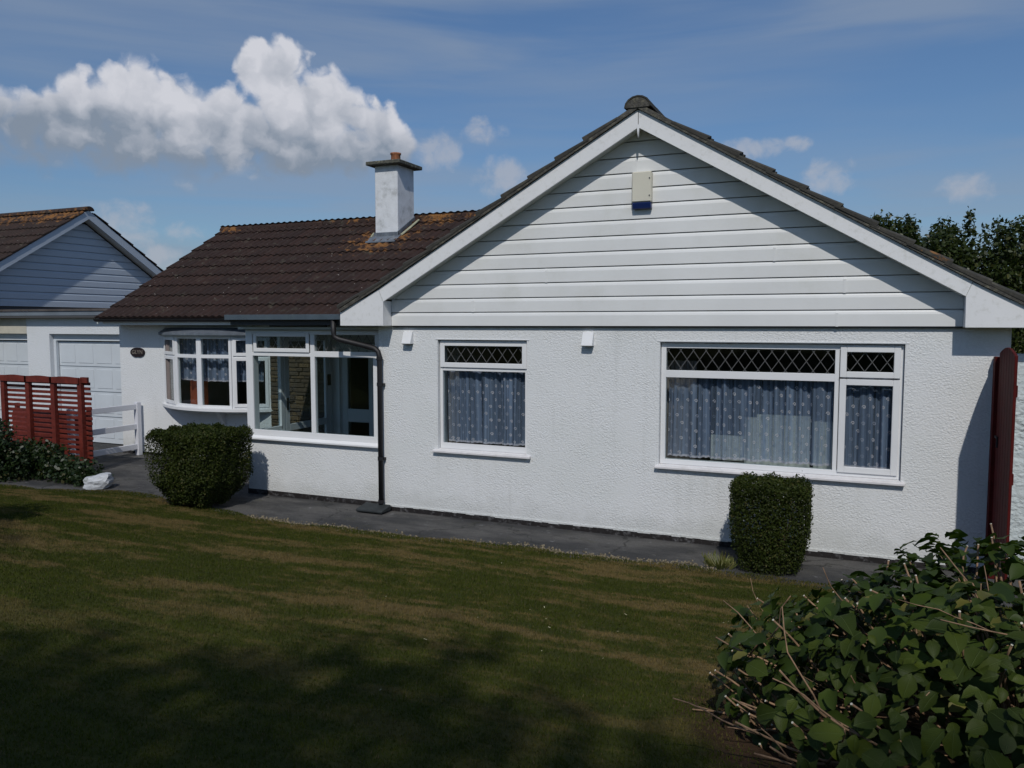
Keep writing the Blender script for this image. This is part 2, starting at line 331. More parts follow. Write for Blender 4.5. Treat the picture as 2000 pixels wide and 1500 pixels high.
def net_mat():
    m = bpy.data.materials.new('net_curtain'); m.use_nodes = True; t = NT(m.node_tree); t.n.clear()
    o = t.new('ShaderNodeOutputMaterial'); uv = t.new('ShaderNodeUVMap').outputs[0]
    s = t.new('ShaderNodeSeparateXYZ'); t.l.new(uv, s.inputs[0]); u, v = s.outputs[0], s.outputs[1]   # metres of cloth
    row = t.math('FLOOR', t.math('DIVIDE', v, .085)); odd = t.math('MODULO', row, 2)
    uu = t.math('ADD', t.math('DIVIDE', u, .14), t.math('MULTIPLY', odd, .5))
    hc = t.new('ShaderNodeCombineXYZ'); t.put(hc.inputs[0], t.math('FLOOR', uu)); t.put(hc.inputs[1], row)
    wn = t.new('ShaderNodeTexWhiteNoise', noise_dimensions='2D'); t.l.new(hc.outputs[0], wn.inputs['Vector']); hs_ = t.new('ShaderNodeSeparateColor'); t.l.new(wn.outputs['Color'], hs_.inputs[0])
    fu = t.math('ADD', t.math('SUBTRACT', t.math('FRACT', uu), .5), t.math('MULTIPLY', t.math('SUBTRACT', hs_.outputs[0], .5), .25)); fv = t.math('SUBTRACT', t.math('FRACT', t.math('DIVIDE', v, .085)), .5)
    du = t.math('MULTIPLY', fu, .14); dv = t.math('MULTIPLY', fv, .085)
    r_ = t.math('SQRT', t.math('ADD', t.math('MULTIPLY', du, du), t.math('MULTIPLY', dv, dv)))
    ang = t.math('ARCTAN2', dv, du)
    rr = t.math('ADD', .0135, t.math('MULTIPLY', ang, .0022))
    ring = t.ramp(t.math('ABSOLUTE', t.math('SUBTRACT', r_, rr)), .0028, .0055, 1, 0)
    core = t.ramp(r_, .003, .006, 1, 0)
    hem = t.ramp(v, .035, .012, 0, .75)
    fine = t.noise(t.map(uv, sc=(15, .25, 1)), 1, 4, .65)
    thick = t.math('MAXIMUM', t.math('MULTIPLY', t.math('MAXIMUM', ring, core), t.ramp(hs_.outputs[1], .05, .6, .25, 1)), hem)
    alpha = t.math('ADD', t.math('ADD', .54, t.math('MULTIPLY', t.math('SUBTRACT', fine, .5), 2.1)), t.math('MULTIPLY', thick, .6), clamp=True)
    tr = t.new('ShaderNodeBsdfTransparent'); df = t.new('ShaderNodeBsdfDiffuse'); tl = t.new('ShaderNodeBsdfTranslucent')
    df.inputs[0].default_value = (.42, .50, .60, 1); tl.inputs[0].default_value = (.42, .50, .60, 1)
    t.put(df.inputs[0], t.mix(thick, (.42, .48, .68, 1), (.95, .80, .84, 1)))
    m2 = t.new('ShaderNodeMixShader'); m2.inputs[0].default_value = .25; t.l.new(df.outputs[0], m2.inputs[1]); t.l.new(tl.outputs[0], m2.inputs[2])
    mx = t.new('ShaderNodeMixShader'); t.put(mx.inputs[0], alpha); t.l.new(tr.outputs[0], mx.inputs[1]); t.l.new(m2.outputs[0], mx.inputs[2])
    t.l.new(mx.outputs[0], o.inputs[0]); return m
M['net'] = net_mat()
def leaf_mat(name, c1, c2, c3=None, rough=.45, trans=.25, attr=True, spec=.4):
    m, t, b = mat(name); p = world(t)
    if attr: f = t.new('ShaderNodeAttribute', attribute_name='shade').outputs['Fac']
    else: f = t.new('ShaderNodeObjectInfo').outputs['Random']
    c = t.mix(f, (*c1, 1), (*c2, 1))
    if c3: c = t.mix(t.ramp(f, .93, .97), c, (*c3, 1))
    n = t.noise(p, 2.5, 3, .5); c = t.mix(t.ramp(n, .35, .7, 0, .45), c, (c1[0] * .6, c1[1] * .6, c1[2] * .6, 1))
    if name == 'hydrangea_leaf':
        oc = objco(t); s = t.new('ShaderNodeSeparateXYZ'); t.l.new(oc, s.inputs[0])
        ax = t.math('ABSOLUTE', s.outputs[1])
        vein = t.math('ABSOLUTE', t.math('SINE', t.math('MULTIPLY', t.math('SUBTRACT', s.outputs[0], t.math('MULTIPLY', ax, .8)), 330)))
        vv = t.math('MAXIMUM', t.ramp(ax, .0008, .0022, 1, 0), t.math('MULTIPLY', t.ramp(vein, .0, .22, 1, 0), .5))
        c = t.mix(t.math('MULTIPLY', vv, .35), c, (.16, .22, .07, 1)); bump(t, b, vv, .002)
    t.put(b.inputs['Base Color'], c); b.inputs['Roughness'].default_value = rough; b.inputs['Specular IOR Level'].default_value = spec
    tl = t.new('ShaderNodeBsdfTranslucent'); t.put(tl.inputs[0], t.mix(1, c, (1.2, 1.5, .5, 1), 'MULTIPLY'))
    mx = t.new('ShaderNodeMixShader'); mx.inputs[0].default_value = trans
    o = t.n['Material Output']; t.l.new(b.outputs[0], mx.inputs[1]); t.l.new(tl.outputs[0], mx.inputs[2]); t.l.new(mx.outputs[0], o.inputs[0]); return m
M['box_leaf'] = leaf_mat('privet_leaf', (.020, .031, .006), (.055, .072, .012), (.10, .09, .03), .55, .2, True, .15)
M['hyd_leaf'] = leaf_mat('hydrangea_leaf', (.026, .044, .006), (.085, .115, .013), None, .55, .28, False, .25)
M['hyd_leaf2'] = leaf_mat('hydrangea_leaf_mass', (.022, .040, .007), (.060, .094, .013), (.17, .16, .04), .55, .28, True, .25)
M['ivy_leaf'] = leaf_mat('ivy_leaf', (.012, .026, .008), (.032, .055, .014), (.09, .08, .03))
M['tree_leaf'] = leaf_mat('tree_leaf', (.020, .034, .007), (.055, .075, .014), (.08, .08, .02))
M['weed'] = leaf_mat('weed_leaf', (.10, .12, .03), (.24, .22, .08), None)

# lawn
def lawn_colour(t, p):
    w = t.vmath('ADD', p, t.vmath('MULTIPLY', t.noise(p, .9, 3, .6, 0, 1), (1.0, .35, 0)))
    a = t.noise(t.map(w, rot=(0, 0, R(8)), sc=(.50, 2.3, 1)), 1.15, 5, .6)
    b_ = t.noise(t.map(p, loc=(7, 3, 0), sc=(1, 2.2, 1)), 3.0, 5, .65); s_ = t.noise(p, 22, 4, .7)
    s = t.new('ShaderNodeSeparateXYZ'); t.l.new(p, s.inputs[0])
    dry = t.math('ADD', t.math('MULTIPLY', a, .55), t.math('ADD', t.math('MULTIPLY', b_, .30), t.math('MULTIPLY', s_, .15)))
    k = t.ramp(dry, .475, .575)
    k = t.math('MULTIPLY', k, t.ramp(s.outputs[1], 2.4, 5.0, .22, .92))
    g = t.mix(s_, (.036, .052, .009, 1), (.082, .098, .016, 1)); g = t.mix(t.ramp(b_, .35, .65), g, (.076, .092, .013, 1))
    br = t.mix(s_, (.17, .118, .046, 1), (.27, .20, .082, 1))
    return t.mix(k, g, br), k, s_
m, t, b = mat('lawn_soil'); p = world(t); c, k, s_ = lawn_colour(t, p)
soil = t.mix(.35, c, (.035, .026, .017, 1))
dd = t.vmath('LENGTH', t.vmath('MULTIPLY', t.vmath('SUBTRACT', p, (.55, 4.0, .4)), (1 / 1.3, 1 / 1.22, .3)), out=1)
k2 = t.ramp(t.math('ADD', dd, t.math('MULTIPLY', t.math('SUBTRACT', t.noise(p, 3, 4), .5), .5)), .85, 1.1, 1, 0)
soil = t.mix(k2, soil, t.mix(t.noise(p, 40, 4, .7), (.030, .018, .011, 1), (.10, .060, .034, 1)))
t.put(b.inputs['Base Color'], soil); b.inputs['Roughness'].default_value = .95; b.inputs['Specular IOR Level'].default_value = .1
bump(t, b, t.noise(p, 45, 5, .7), .02); M['soil'] = m
m, t, b = mat('grass_blades'); p = world(t); c, k, s_ = lawn_colour(t, p)
f = t.new('ShaderNodeAttribute', attribute_name='shade').outputs['Fac']
c = t.mix(t.ramp(f, .88, .97), c, (.13, .105, .05, 1)); c = t.mix(t.math('MULTIPLY', t.ramp(f, .25, .0, 0, 1), .25), c, (.02, .035, .008, 1))
t.put(b.inputs['Base Color'], c); b.inputs['Roughness'].default_value = .8; b.inputs['Specular IOR Level'].default_value = .1; M['grass'] = m
tl = t.new('ShaderNodeBsdfTranslucent'); t.put(tl.inputs[0], c); mx = t.new('ShaderNodeMixShader'); mx.inputs[0].default_value = .4; t.l.new(b.outputs[0], mx.inputs[1]); t.l.new(tl.outputs[0], mx.inputs[2]); t.l.new(mx.outputs[0], t.n['Material Output'].inputs[0])
# concrete path
m, t, b = mat('old_concrete'); p = world(t)
a = t.noise(t.map(p, sc=(.6, 1.3, 1)), 1.4, 6, .65); e = t.noise(p, 40, 5, .75); g = t.noise(t.map(p, loc=(3, 5, 0)), 6, 6, .7)
c = t.mix(t.ramp(a, .38, .62), (.032, .032, .033, 1), (.100, .095, .090, 1)); c = t.mix(t.math('MULTIPLY', t.ramp(g, .60, .72), .55), c, (.30, .30, .31, 1))
c = t.mix(t.math('MULTIPLY', t.ramp(g, .45, .32), .6), c, (.018, .018, .017, 1))
vc = t.new('ShaderNodeTexVoronoi', feature='DISTANCE_TO_EDGE'); t.put(vc.inputs['Vector'], t.vmath('ADD', p, t.vmath('MULTIPLY', t.noise(p, 2.2, 5, .6, 0, 1), (.9, .9, 0)))); vc.inputs['Scale'].default_value = .55
c = t.mix(t.math('MULTIPLY', t.ramp(vc.outputs[0], .012, .002, 0, 1), .8), c, (.012, .012, .010, 1)); c = t.mix(t.math('MULTIPLY', t.ramp(t.noise(t.map(p, loc=(1, 9, 0)), 2.6, 6, .75), .56, .66), .45), c, (.050, .050, .028, 1))
c = t.mix(t.ramp(e, .40, .7, 0, .45), c, (.03, .03, .03, 1)); t.put(b.inputs['Base Color'], c); b.inputs['Roughness'].default_value = .9
bump(t, b, t.math('ADD', t.math('MULTIPLY', a, .6), e), .012); M['concrete'] = m
# stone
m, t, b = mat('brown_stone'); p = world(t); oi = t.new('ShaderNodeObjectInfo').outputs['Random']
c = t.mix(oi, (.16, .11, .055, 1), (.07, .055, .04, 1)); c = t.mix(t.ramp(t.noise(p, 18, 5, .7), .4, .65, 0, .6), c, (.05, .035, .025, 1))
t.put(b.inputs['Base Color'], c); b.inputs['Roughness'].default_value = .9; bump(t, b, t.noise(p, 30, 5, .7), .015); M['stone'] = m
M['mortar'] = plain('stone_mortar', (.07, .062, .05), .95, .3, 8)
M['gravel'] = plain('gravel_stones', (.24, .20, .13), .9, .9, 30)

# ================================================================== GROUND
SLOPE_Y = 7.62
def lawn_edge(x):   # far edge of the lawn, along the path and round the drive
    if x > -6.3: e = 7.78 + .03 * (x + 1.2) * 0 + (-.16 if x < -3 else 0) * min(1, (-3 - x) / 1.5)
    elif x > -9.3: e = 7.62 + (-6.3 - x) / 3.0 * .55
    else: e = 8.17 - min(.35, (-9.3 - x) * .22)
    return e + .035 * math.sin(x * 3.1) + .025 * math.sin(x * 7.7 + 1)
def lawn_z(x, y):
    q = SLOPE_Y + .1 - y
    return 0.012 + (.118 * (math.sqrt(q * q + .09) + q) / 2 if q > -2 else 0) if y > -6 else 0.012 + .118 * (SLOPE_Y + 6)
mb = MB(); mb.add([(-400, -400, -.02), (400, -400, -.02), (400, 500, -.02), (-400, 500, -.02)], [(0, 1, 2, 3)])
struct('ground', mb, M['soil'], fix=False)
mb = MB(); mb.add([(-22, 6.0, 0), (8, 6.0, 0), (8, 13.5, 0), (-22, 13.5, 0)], [(0, 1, 2, 3)]); struct('path', mb, M['concrete'], fix=False)
xs = np.arange(-22, 9.01, .25); mb = MB(); nyy = 60
for x in xs:
    e = lawn_edge(x)
    for j in range(nyy + 1):
        y = -12 + (e + 12) * (j / nyy) ** .75
        z = lawn_z(x, y) + .012 * math.sin(x * 1.3 + y) + .008 * math.sin(2.3 * y - x)
        mb.v.append((x, y, z if j < nyy else -.01))
n = nyy + 1
for i in range(len(xs) - 1):
    for j in range(nyy): mb.f.append((i * n + j, (i + 1) * n + j, (i + 1) * n + j + 1, i * n + j + 1))
struct('lawn', mb, M['soil'], org=(0, 0, 0), fix=False, smooth=True)
def lz(x, y): return lawn_z(x, y) + .012 * math.sin(x * 1.3 + y) + .008 * math.sin(2.3 * y - x)

# grass blades (one object, uncountable)
N = 620000
u1 = rs.rand(N); xx = rs.uniform(-12.5, 2.4, N); yy = 1.7 + 6.55 * rs.rand(N) ** 1.0
edge_ = np.array([lawn_edge(a) for a in np.arange(-13, 3, .02)]); ee = edge_[np.clip(((xx + 13) / .02).astype(int), 0, len(edge_) - 1)]
cx = xx * math.cos(R(23.43)) + yy * math.sin(R(23.43)); cz = -xx * math.sin(R(23.43)) + yy * math.cos(R(23.43))
bare = ((xx - .55) / 1.12) ** 2 + ((yy - 4.0) / 1.08) ** 2 < 1 + .5 * (rs.rand(N) - .5)
ok = (yy < ee + .03 * (rs.rand(N) - .3)) & (np.abs(cx) < cz * .70 + .6) & ~bare
xx, yy = xx[ok], yy[ok]; n_ = len(xx)
q = SLOPE_Y + .1 - yy; zz = .012 + .118 * (np.sqrt(q * q + .09) + q) / 2 + .012 * np.sin(xx * 1.3 + yy) + .008 * np.sin(2.3 * yy - xx)
h = rs.uniform(.008, .021, n_); wd = rs.uniform(.0022, .0042, n_) * (1 + .08 * yy); an = rs.uniform(0, 2 * np.pi, n_); le = rs.uniform(0, .9, n_) * h; la = rs.uniform(0, 2 * np.pi, n_)
V = np.zeros((n_, 3, 3)); V[:, 0] = np.c_[xx - np.cos(an) * wd, yy - np.sin(an) * wd, zz - .004]; V[:, 1] = np.c_[xx + np.cos(an) * wd, yy + np.sin(an) * wd, zz - .004]
V[:, 2] = np.c_[xx + np.cos(la) * le, yy + np.sin(la) * le, zz + h]
me = fast_mesh('grass', V.reshape(-1, 3), 3, [M['grass']], rs.rand(n_)); go = bpy.data.objects.new('grass', me); COL.objects.link(go); tag(go, 'short mown grass with dry brown patches on the lawn', 'grass', kind='stuff')

# gravel crumbs along the path edge
mb = MB()
for i in range(1500):
    x = rnd.uniform(-7.0, -1.2); y = lawn_edge(x) + rnd.gauss(.05, .06); r_ = rnd.uniform(.006, .016)
    Mx = Matrix.Translation((x, y, r_ * .5)) @ Euler((rnd.random() * 6, rnd.random() * 6, rnd.random() * 6)).to_matrix().to_4x4()
    mb.obox(Mx, r_ * 1.6, r_ * 1.2, r_)
tag(part('gravel', mb, M['gravel'], fix=False), 'loose gravel crumbs along the edge between lawn and path', 'gravel', kind='stuff')
mb = MB()
for i in range(26):
    x = rnd.uniform(-4, .3); y = rnd.uniform(2.9, 6.8); Mx = Matrix.Translation((x, y, lz(x, y) + .025)) @ Euler((rnd.uniform(-.5, .5), rnd.uniform(-.5, .5), rnd.random() * 6)).to_matrix().to_4x4()
    mb.obox(Mx, rnd.uniform(.008, .022), .005, .002)
tag(part('dead_leaf_litter', mb, plain('pale_litter', (.42, .38, .24), .8), fix=False), 'pale scraps of dead leaf scattered on the lawn', 'leaf litter', kind='stuff')

# ================================================================== BUNGALOW
WY, BY = 8.75, 8.50           # gable wall face, barge face
AX = -2.22; SL, SR, AZT = .562, .593, 4.69
H = thing('bungalow', 'white roughcast bungalow with clad gable, brown tiled wing, glazed porch and bow window', 'house', (AX, WY, 0))
def wall_y(mb, x0, x1, z0, z1, y0, y1, holes):
    xs_ = sorted({x0, x1, *[h for q in holes for h in q[:2]]}); zs = sorted({z0, z1, *[h for q in holes for h in q[2:]]})
    for i in range(len(xs_) - 1):
        for j in range(len(zs) - 1):
            cx_, cz_ = (xs_[i] + xs_[i + 1]) / 2, (zs[j] + zs[j + 1]) / 2
            if any(q[0] < cx_ < q[1] and q[2] < cz_ < q[3] for q in holes): continue
            mb.box(xs_[i], xs_[i + 1], y0, y1, zs[j], zs[j + 1])
def weld(mb):   # make the pieces of a wall one clean shell
    bm = bmesh.new(); vs = [bm.verts.new(v) for v in mb.v]
    for f in mb.f:
        try: bm.faces.new([vs[i] for i in f])
        except Exception: pass
    bmesh.ops.remove_doubles(bm, verts=bm.verts, dist=1e-4); bm.verts.index_update()
    seen = {}
    for f in bm.faces: seen.setdefault(tuple(sorted(v.index for v in f.verts)), []).append(f)
    bmesh.ops.delete(bm, geom=[f for l in seen.values() if len(l) > 1 for f in l], context='FACES')
    o = MB(); bm.verts.index_update(); o.v = [tuple(v.co) for v in bm.verts]; o.f = [tuple(v.index for v in f.verts) for f in bm.faces]; bm.free(); return o
w1 = (-4.80, -3.60, .85, 2.225); w2 = (-2.01, .425, .85, 2.215)
mb = MB(); wall_y(mb, -5.66, 1.315, 0.0, 2.45, WY, WY + .25, [w1, w2]); mb = weld(mb)
part('front_wall', mb, M['render'], H)
mb = MB(); mb.box(1.065, 1.31, WY + .25, 20, 0, 2.45); mb.box(-5.655, -5.42, WY + .25, 20, 0, 2.45); mb.box(-5.42, 1.065, 19.8, 20, 0, 2.45)
part('side_wall', mb, M['render'], H)
# wing walls with a bay opening
wy = 10.77
mb = MB(); wall_y(mb, -12.64, -5.66, 0, 2.5, wy, wy + .25, [(-11.45, -9.2, .93, 2.2), (-7.68, -7.0, 0, 2.05)]); mb = weld(mb); part('wing_wall', mb, M['render'], H)
mb = MB(); mb.prism([(wy + .25, 0), (16.6, 0), (16.6, 2.5), (13.6, 4.3), (wy + .25, 2.66)], -12.64, -12.4, 'x'); mb.box(-12.4, -5.66, 16.4, 16.6, 0, 2.5); part('end_wall', mb, M['render_far'], H)
# rooms: inner walls, floor and ceiling
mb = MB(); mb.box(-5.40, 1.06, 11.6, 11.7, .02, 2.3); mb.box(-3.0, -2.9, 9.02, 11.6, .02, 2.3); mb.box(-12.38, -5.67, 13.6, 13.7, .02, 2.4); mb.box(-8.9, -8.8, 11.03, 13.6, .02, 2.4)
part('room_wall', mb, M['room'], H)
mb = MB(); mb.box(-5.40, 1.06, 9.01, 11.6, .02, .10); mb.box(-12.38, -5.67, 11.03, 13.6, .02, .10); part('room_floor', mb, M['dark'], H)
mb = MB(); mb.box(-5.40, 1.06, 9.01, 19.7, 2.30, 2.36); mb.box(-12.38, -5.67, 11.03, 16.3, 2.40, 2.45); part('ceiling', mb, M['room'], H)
# plinths
mb = MB(); mb.box(-5.665, 1.31, WY - .012, WY + .01, 0, .068); mb.box(-7.955, -5.67, 8.855, 8.88, 0, .068); mb.box(-7.962, -7.94, 8.90, 9.55, 0, .068); mb.box(-12.645, -7.97, wy - .014, wy + .01, 0, .05)
part('plinth', mb, M['bitumen'], H)
# wobbly lower edge of the render
mb = MB(); x = -5.6
while x < 1.25:
    w_ = rnd.uniform(.05, .16); mb.box(x, x + w_, WY - .016, WY + .002, .066 - rnd.uniform(0, .012), .08); x += w_ + .001
part('render_drip', mb, M['render'], H)['kind'] = 'stuff'

# gable infill and cladding boards
mb = MB(); mb.prism([(-5.45, 2.452), (.95, 2.452), (.95, 2.63), (AX, 4.50), (-5.45, 2.63)], WY + .002, WY + .24); part('gable_wall', mb, M['soffit'], H)
ztop = lambda x: (AZT - .165) - (SL if x < AX else SR) * abs(x - AX)
for i in range(13):
    z0 = 2.392 + .168 * i; z1 = z0 + .168
    def xl(z): return max(-5.43, AX - max(0, (4.56 - z)) / SL)
    def xr(z): return min(.905, AX + max(0, (4.56 - z)) / SR)
    prof = [(8.735, z0 + .001), (8.700, z0 + .001), (8.699, z0 + .120), (8.704, z0 + .142), (8.713, z0 + .160), (8.735, z0 + .1655)]
    mb = MB(); n = len(prof)
    vs = [(xl(z), y, z) for y, z in prof] + [(xr(z), y, z) for y, z in prof]
    fs = [tuple(range(n)), tuple(range(2 * n - 1, n - 1, -1))] + [(k, k + n, (k + 1) % n + n, (k + 1) % n) for k in range(n)]
    mb.add(vs, fs); part('cladding_board', mb, M['clad'], H)
mb = MB(); mb.box(-5.43, .905, 8.715, 8.749, 2.376, 2.391); part('cladding_shadow_line', mb, M['joint_shadow'], H)  # dark strip coloured for the shadow line under the lowest board
for x, i in ((-4.285, 1), (-3.339, 3), (-.822, 4), (-.143, 2), (-.205, 0), (-2.287, 10)):
    z0 = 2.392 + .168 * i; mb = MB(); mb.box(x - .013, x + .013, 8.6955, 8.70, z0 - .003, z0 + .135); mb.prism([(8.6955, z0 + .1352), (8.70, z0 + .1352), (8.716, z0 + .158), (8.7085, z0 + .158)], x - .013, x + .013, 'x')
    part('joint_cover', mb, M['clad'], H)

# barge boards, eaves boxes, finial
def bt(x): return AZT - (SL if x < AX else SR) * abs(x - AX)
VT = .19
mb = MB(); mb.prism([(AX, AZT), (AX, AZT - VT), (-5.425, 2.690), (-5.492, 2.845)], BY, BY + .022); part('barge_board', mb, M['barge'], H, bevel=.002)
mb = MB(); mb.prism([(AX + .002, AZT), (.952, bt(.952)), (.898, 2.672), (AX + .002, AZT - VT)], BY, BY + .022); part('barge_board', mb, M['barge'], H, bevel=.002)
mb = MB(); mb.prism([(-6.07, 2.392), (-5.432, 2.392), (-5.428, 2.688), (-5.496, 2.841), (-5.66, 2.755), (-5.81, 2.690), (-5.95, 2.637), (-6.07, 2.603)], BY - .001, BY + .021); part('eaves_box_end', mb, M['barge'], H, bevel=.002)
mb = MB(); mb.prism([(.905, 2.382), (1.66, 2.382), (1.66, 2.47), (1.45, 2.548), (1.25, 2.640), (.956, 2.802), (.901, 2.670)], BY - .001, BY + .021); part('eaves_box_end', mb, M['barge'], H, bevel=.002)
mb = MB(); mb.box(-5.452, -5.432, BY + .022, 8.699, 2.394, 2.70); part('eaves_return', mb, M['barge'], H)
mb = MB(); mb.box(.907, .927, BY + .022, 8.699, 2.384, 2.70); part('eaves_return', mb, M['barge'], H)
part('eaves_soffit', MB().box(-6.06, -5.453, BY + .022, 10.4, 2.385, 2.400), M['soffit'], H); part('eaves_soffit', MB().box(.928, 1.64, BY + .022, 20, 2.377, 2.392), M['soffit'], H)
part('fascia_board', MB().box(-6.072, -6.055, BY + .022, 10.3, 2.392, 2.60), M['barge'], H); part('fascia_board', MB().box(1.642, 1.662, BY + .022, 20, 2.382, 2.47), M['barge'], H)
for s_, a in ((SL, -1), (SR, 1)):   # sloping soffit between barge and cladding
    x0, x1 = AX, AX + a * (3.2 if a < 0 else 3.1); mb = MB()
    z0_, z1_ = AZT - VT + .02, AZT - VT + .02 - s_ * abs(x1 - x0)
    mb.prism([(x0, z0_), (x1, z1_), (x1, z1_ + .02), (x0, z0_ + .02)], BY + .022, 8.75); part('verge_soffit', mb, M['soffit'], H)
mb = MB(); mb.add([(AX - .018, BY - .004, AZT - VT + .03), (AX + .018, BY - .004, AZT - VT + .03), (AX, BY - .004, AZT - VT - .10), (AX - .018, BY + .03, AZT - VT + .03), (AX + .018, BY + .03, AZT - VT + .03), (AX, BY + .03, AZT - VT - .10)],
    [(0, 1, 2), (5, 4, 3), (0, 3, 4, 1), (1, 4, 5, 2), (2, 5, 3, 0)]); part('finial', mb, M['upvc'], H)
mb = MB(); mb.box(AX - .003, AX + .003, BY - .0015, BY, AZT - VT, AZT - .01); part('barge_joint', mb, M['joint_shadow'], H)
for (xa, za, xb, zb) in ((-5.428, 2.688, -5.494, 2.843), (.900, 2.672, .954, 2.804)):
    mb = MB(); mb.prism([(xa - .0025, za), (xa + .0025, za), (xb + .0025, zb), (xb - .0025, zb)], BY - .0025, BY - .0012); part('barge_joint', mb, M['soffit'], H)

# ---- roof structure
def roof_slab(mb, pts, th): # pts 4 corners of the deck, thickness downwards
    vs = [Vector(p) for p in pts]; nn = (vs[1] - vs[0]).cross(vs[3] - vs[0]).normalized(); nn = nn if nn.z > 0 else -nn
    mb.add(vs + [v - nn * th for v in vs], [(0, 1, 2, 3), (7, 6, 5, 4), (0, 4, 5, 1), (1, 5, 6, 2), (2, 6, 7, 3), (3, 7, 4, 0)])
mb = MB()
roof_slab(mb, [(AX, BY + .03, AZT + .0), (-5.95, BY + .03, bt(-5.95) + .02), (-5.95, 20.3, bt(-5.95) + .02), (AX, 20.3, AZT)], .08)
roof_slab(mb, [(AX, BY + .03, AZT + .0), (1.60, BY + .03, bt(1.6) + .03), (1.60, 20.3, bt(1.6) + .03), (AX, 20.3, AZT)], .08)
part('roof_deck', mb, M['felt'], H)
WS = .590; EY, EZ = 10.33, 2.505; RYy = 13.62; RZz = EZ + WS * (RYy - EY); WX0 = -12.72
mb = MB()
roof_slab(mb, [(WX0 + .03, EY + .03, EZ), (-6.05, EY + .03, EZ), (-3.6, RYy, RZz - .02), (WX0 + .03, RYy, RZz - .02)], .06)
roof_slab(mb, [(WX0 + .03, RYy, RZz - .02), (-3.6, RYy, RZz - .02), (-3.6, 16.9, EZ), (WX0 + .03, 16.9, EZ)], .06)
part('roof_deck', mb, M['felt'], H)

# ---- tile mesh: double-roll interlocking tile; u across, v upslope, w normal
GA, TW, TL = .39, .30, .43
def tile_pts(fl=0):
    prof = []
    for k in range(13):
        u = k / 12 * TW; ph = (u / TW * 2) % 1; h_ = .026 * max(0, math.sin(math.pi * min(1, max(0, (ph - .30) / .70)))) ** .8 if u < TW else 0
        prof.append((u, h_))
    return prof
def tile_mesh(name, mats, hw=.034):
    v = []; f = []; pr = tile_pts(); n = len(pr)
    for vv, lift in ((0, hw), (TL, .004)):
        for u, h_ in pr: v.append((u, vv, lift + h_))
    for u, h_ in pr: v.append((u, 0, .002 + h_ * .35))
    for k in range(n - 1): f.append((k, k + 1, n + k + 1, n + k)); f.append((2 * n + k, 2 * n + k + 1, k + 1, k))
    b = len(v); v += [(0, TL, -.01), (TW, TL, -.01)]
    f.append((2 * n, 0, n, b)); f.append((n - 1, 3 * n - 1, b + 1, 2 * n - 1))
    me = bpy.data.meshes.new(name); me.from_pydata(v, [], f)
    for m_ in mats: me.materials.append(m_)
    me.update(); return me
def slope_mat(o, udir, vdir):
    u = Vector(udir).normalized(); v = Vector(vdir).normalized(); w = u.cross(v)
    return Matrix(((u.x, v.x, w.x, o[0]), (u.y, v.y, w.y, o[1]), (u.z, v.z, w.z, o[2]), (0, 0, 0, 1)))
TM = tile_mesh('tile', [M['tile']])
extra = MB()
def add_tile_to(mb, me, Mx):
    b = len(mb.v); mb.v += [tuple(Mx @ v.co) for v in me.vertices]; mb.f += [tuple(b + i for i in p.vertices) for p in me.polygons]
vd = Vector((0, 1, WS)).normalized(); cosw = vd.y
cnt = 0
for r_ in range(10):
    for c_ in range(31):
        x = WX0 + c_ * TW; y = EY + r_ * GA * cosw; z = EZ + WS * (y - EY) + .004
        j = Euler((rnd.gauss(0, .004), rnd.gauss(0, .006), rnd.gauss(0, .004))).to_matrix().to_4x4()
        zv = AZT - SL * (AX - (x + TW))
        if zv > z + .14: continue
        chim = (-8.42 < x + .15 < -7.84) and 12.72 < y + .15 < 13.2
        Mx = slope_mat((x, y, z), (1, 0, 0), vd) @ j
        if cnt < 290: inst('tile', TM, Mx, H); cnt += 1
        else: add_tile_to(extra, TM, Mx)
# rear wing slope, main roof slopes beyond the verge: one mesh
vb = Vector((0, -1, WS)).normalized()
for r_ in range(10):
    for c_ in range(30):
        add_tile_to(extra, TM, slope_mat((WX0 + (c_ + 1) * TW, 2 * RYy - EY - r_ * GA * cosw, EZ + r_ * GA * vd.z), (-1, 0, 0), vb))
o = part('tile', extra, M['tile'], H, fix=False); o['kind'] = 'stuff'
TMG = tile_mesh('tile', [M['tile_grey']], .042)
grey = MB()
VY = BY - .035
for side, s_ in ((-1, SL), (1, SR)):
    vd2 = Vector((-side, 0, s_)).normalized(); ud = Vector((0, -1, 0)) if side < 0 else Vector((0, 1, 0))
    run = 3.86 if side < 0 else 3.95
    nrow = 11
    for r_ in range(nrow):
        dd_ = r_ * .375 * abs(vd2.x) if True else 0
        x = AX + side * (run - dd_ - (.0))
        zz_ = bt(x) + .035
        if r_ == 0: zz_ += .045
        if r_ == 1: zz_ += .012
        for c_ in range(38):
            y = VY + c_ * TW
            if side < 0 and c_ > 0:
                if EZ + WS * (y - EY) > zz_ + .08 and y > EY and y < 17: continue
            org_ = (x, y + (TW if side < 0 else 0), zz_)
            Mx = slope_mat(org_, ud, vd2) @ Euler((rnd.gauss(.0, .006), rnd.gauss(0, .012), rnd.gauss(0, .008))).to_matrix().to_4x4()
            if c_ < 4: inst('tile', TMG, Mx, H)
            else: add_tile_to(grey, TMG, Mx)
o = part('tile', grey, M['tile_grey'], H, fix=False); o['kind'] = 'stuff'
# verge mortar bedding strips
for side, s_, run in ((-1, SL, 3.84), (1, SR, 3.9)):
    x1 = AX + side * run; pts = []
    pts = [(AX, AZT + .004), (AX + side * 3.25, bt(AX + side * 3.25) + .004), (x1, bt(x1) + .03), (x1, bt(x1) + .075), (AX + side * 3.25, bt(AX + side * 3.25) + .055), (AX, AZT + .06)]
    mb = MB(); mb.prism(pts, VY + .006, BY + .06); part('verge_mortar', mb, M['verge'], H)
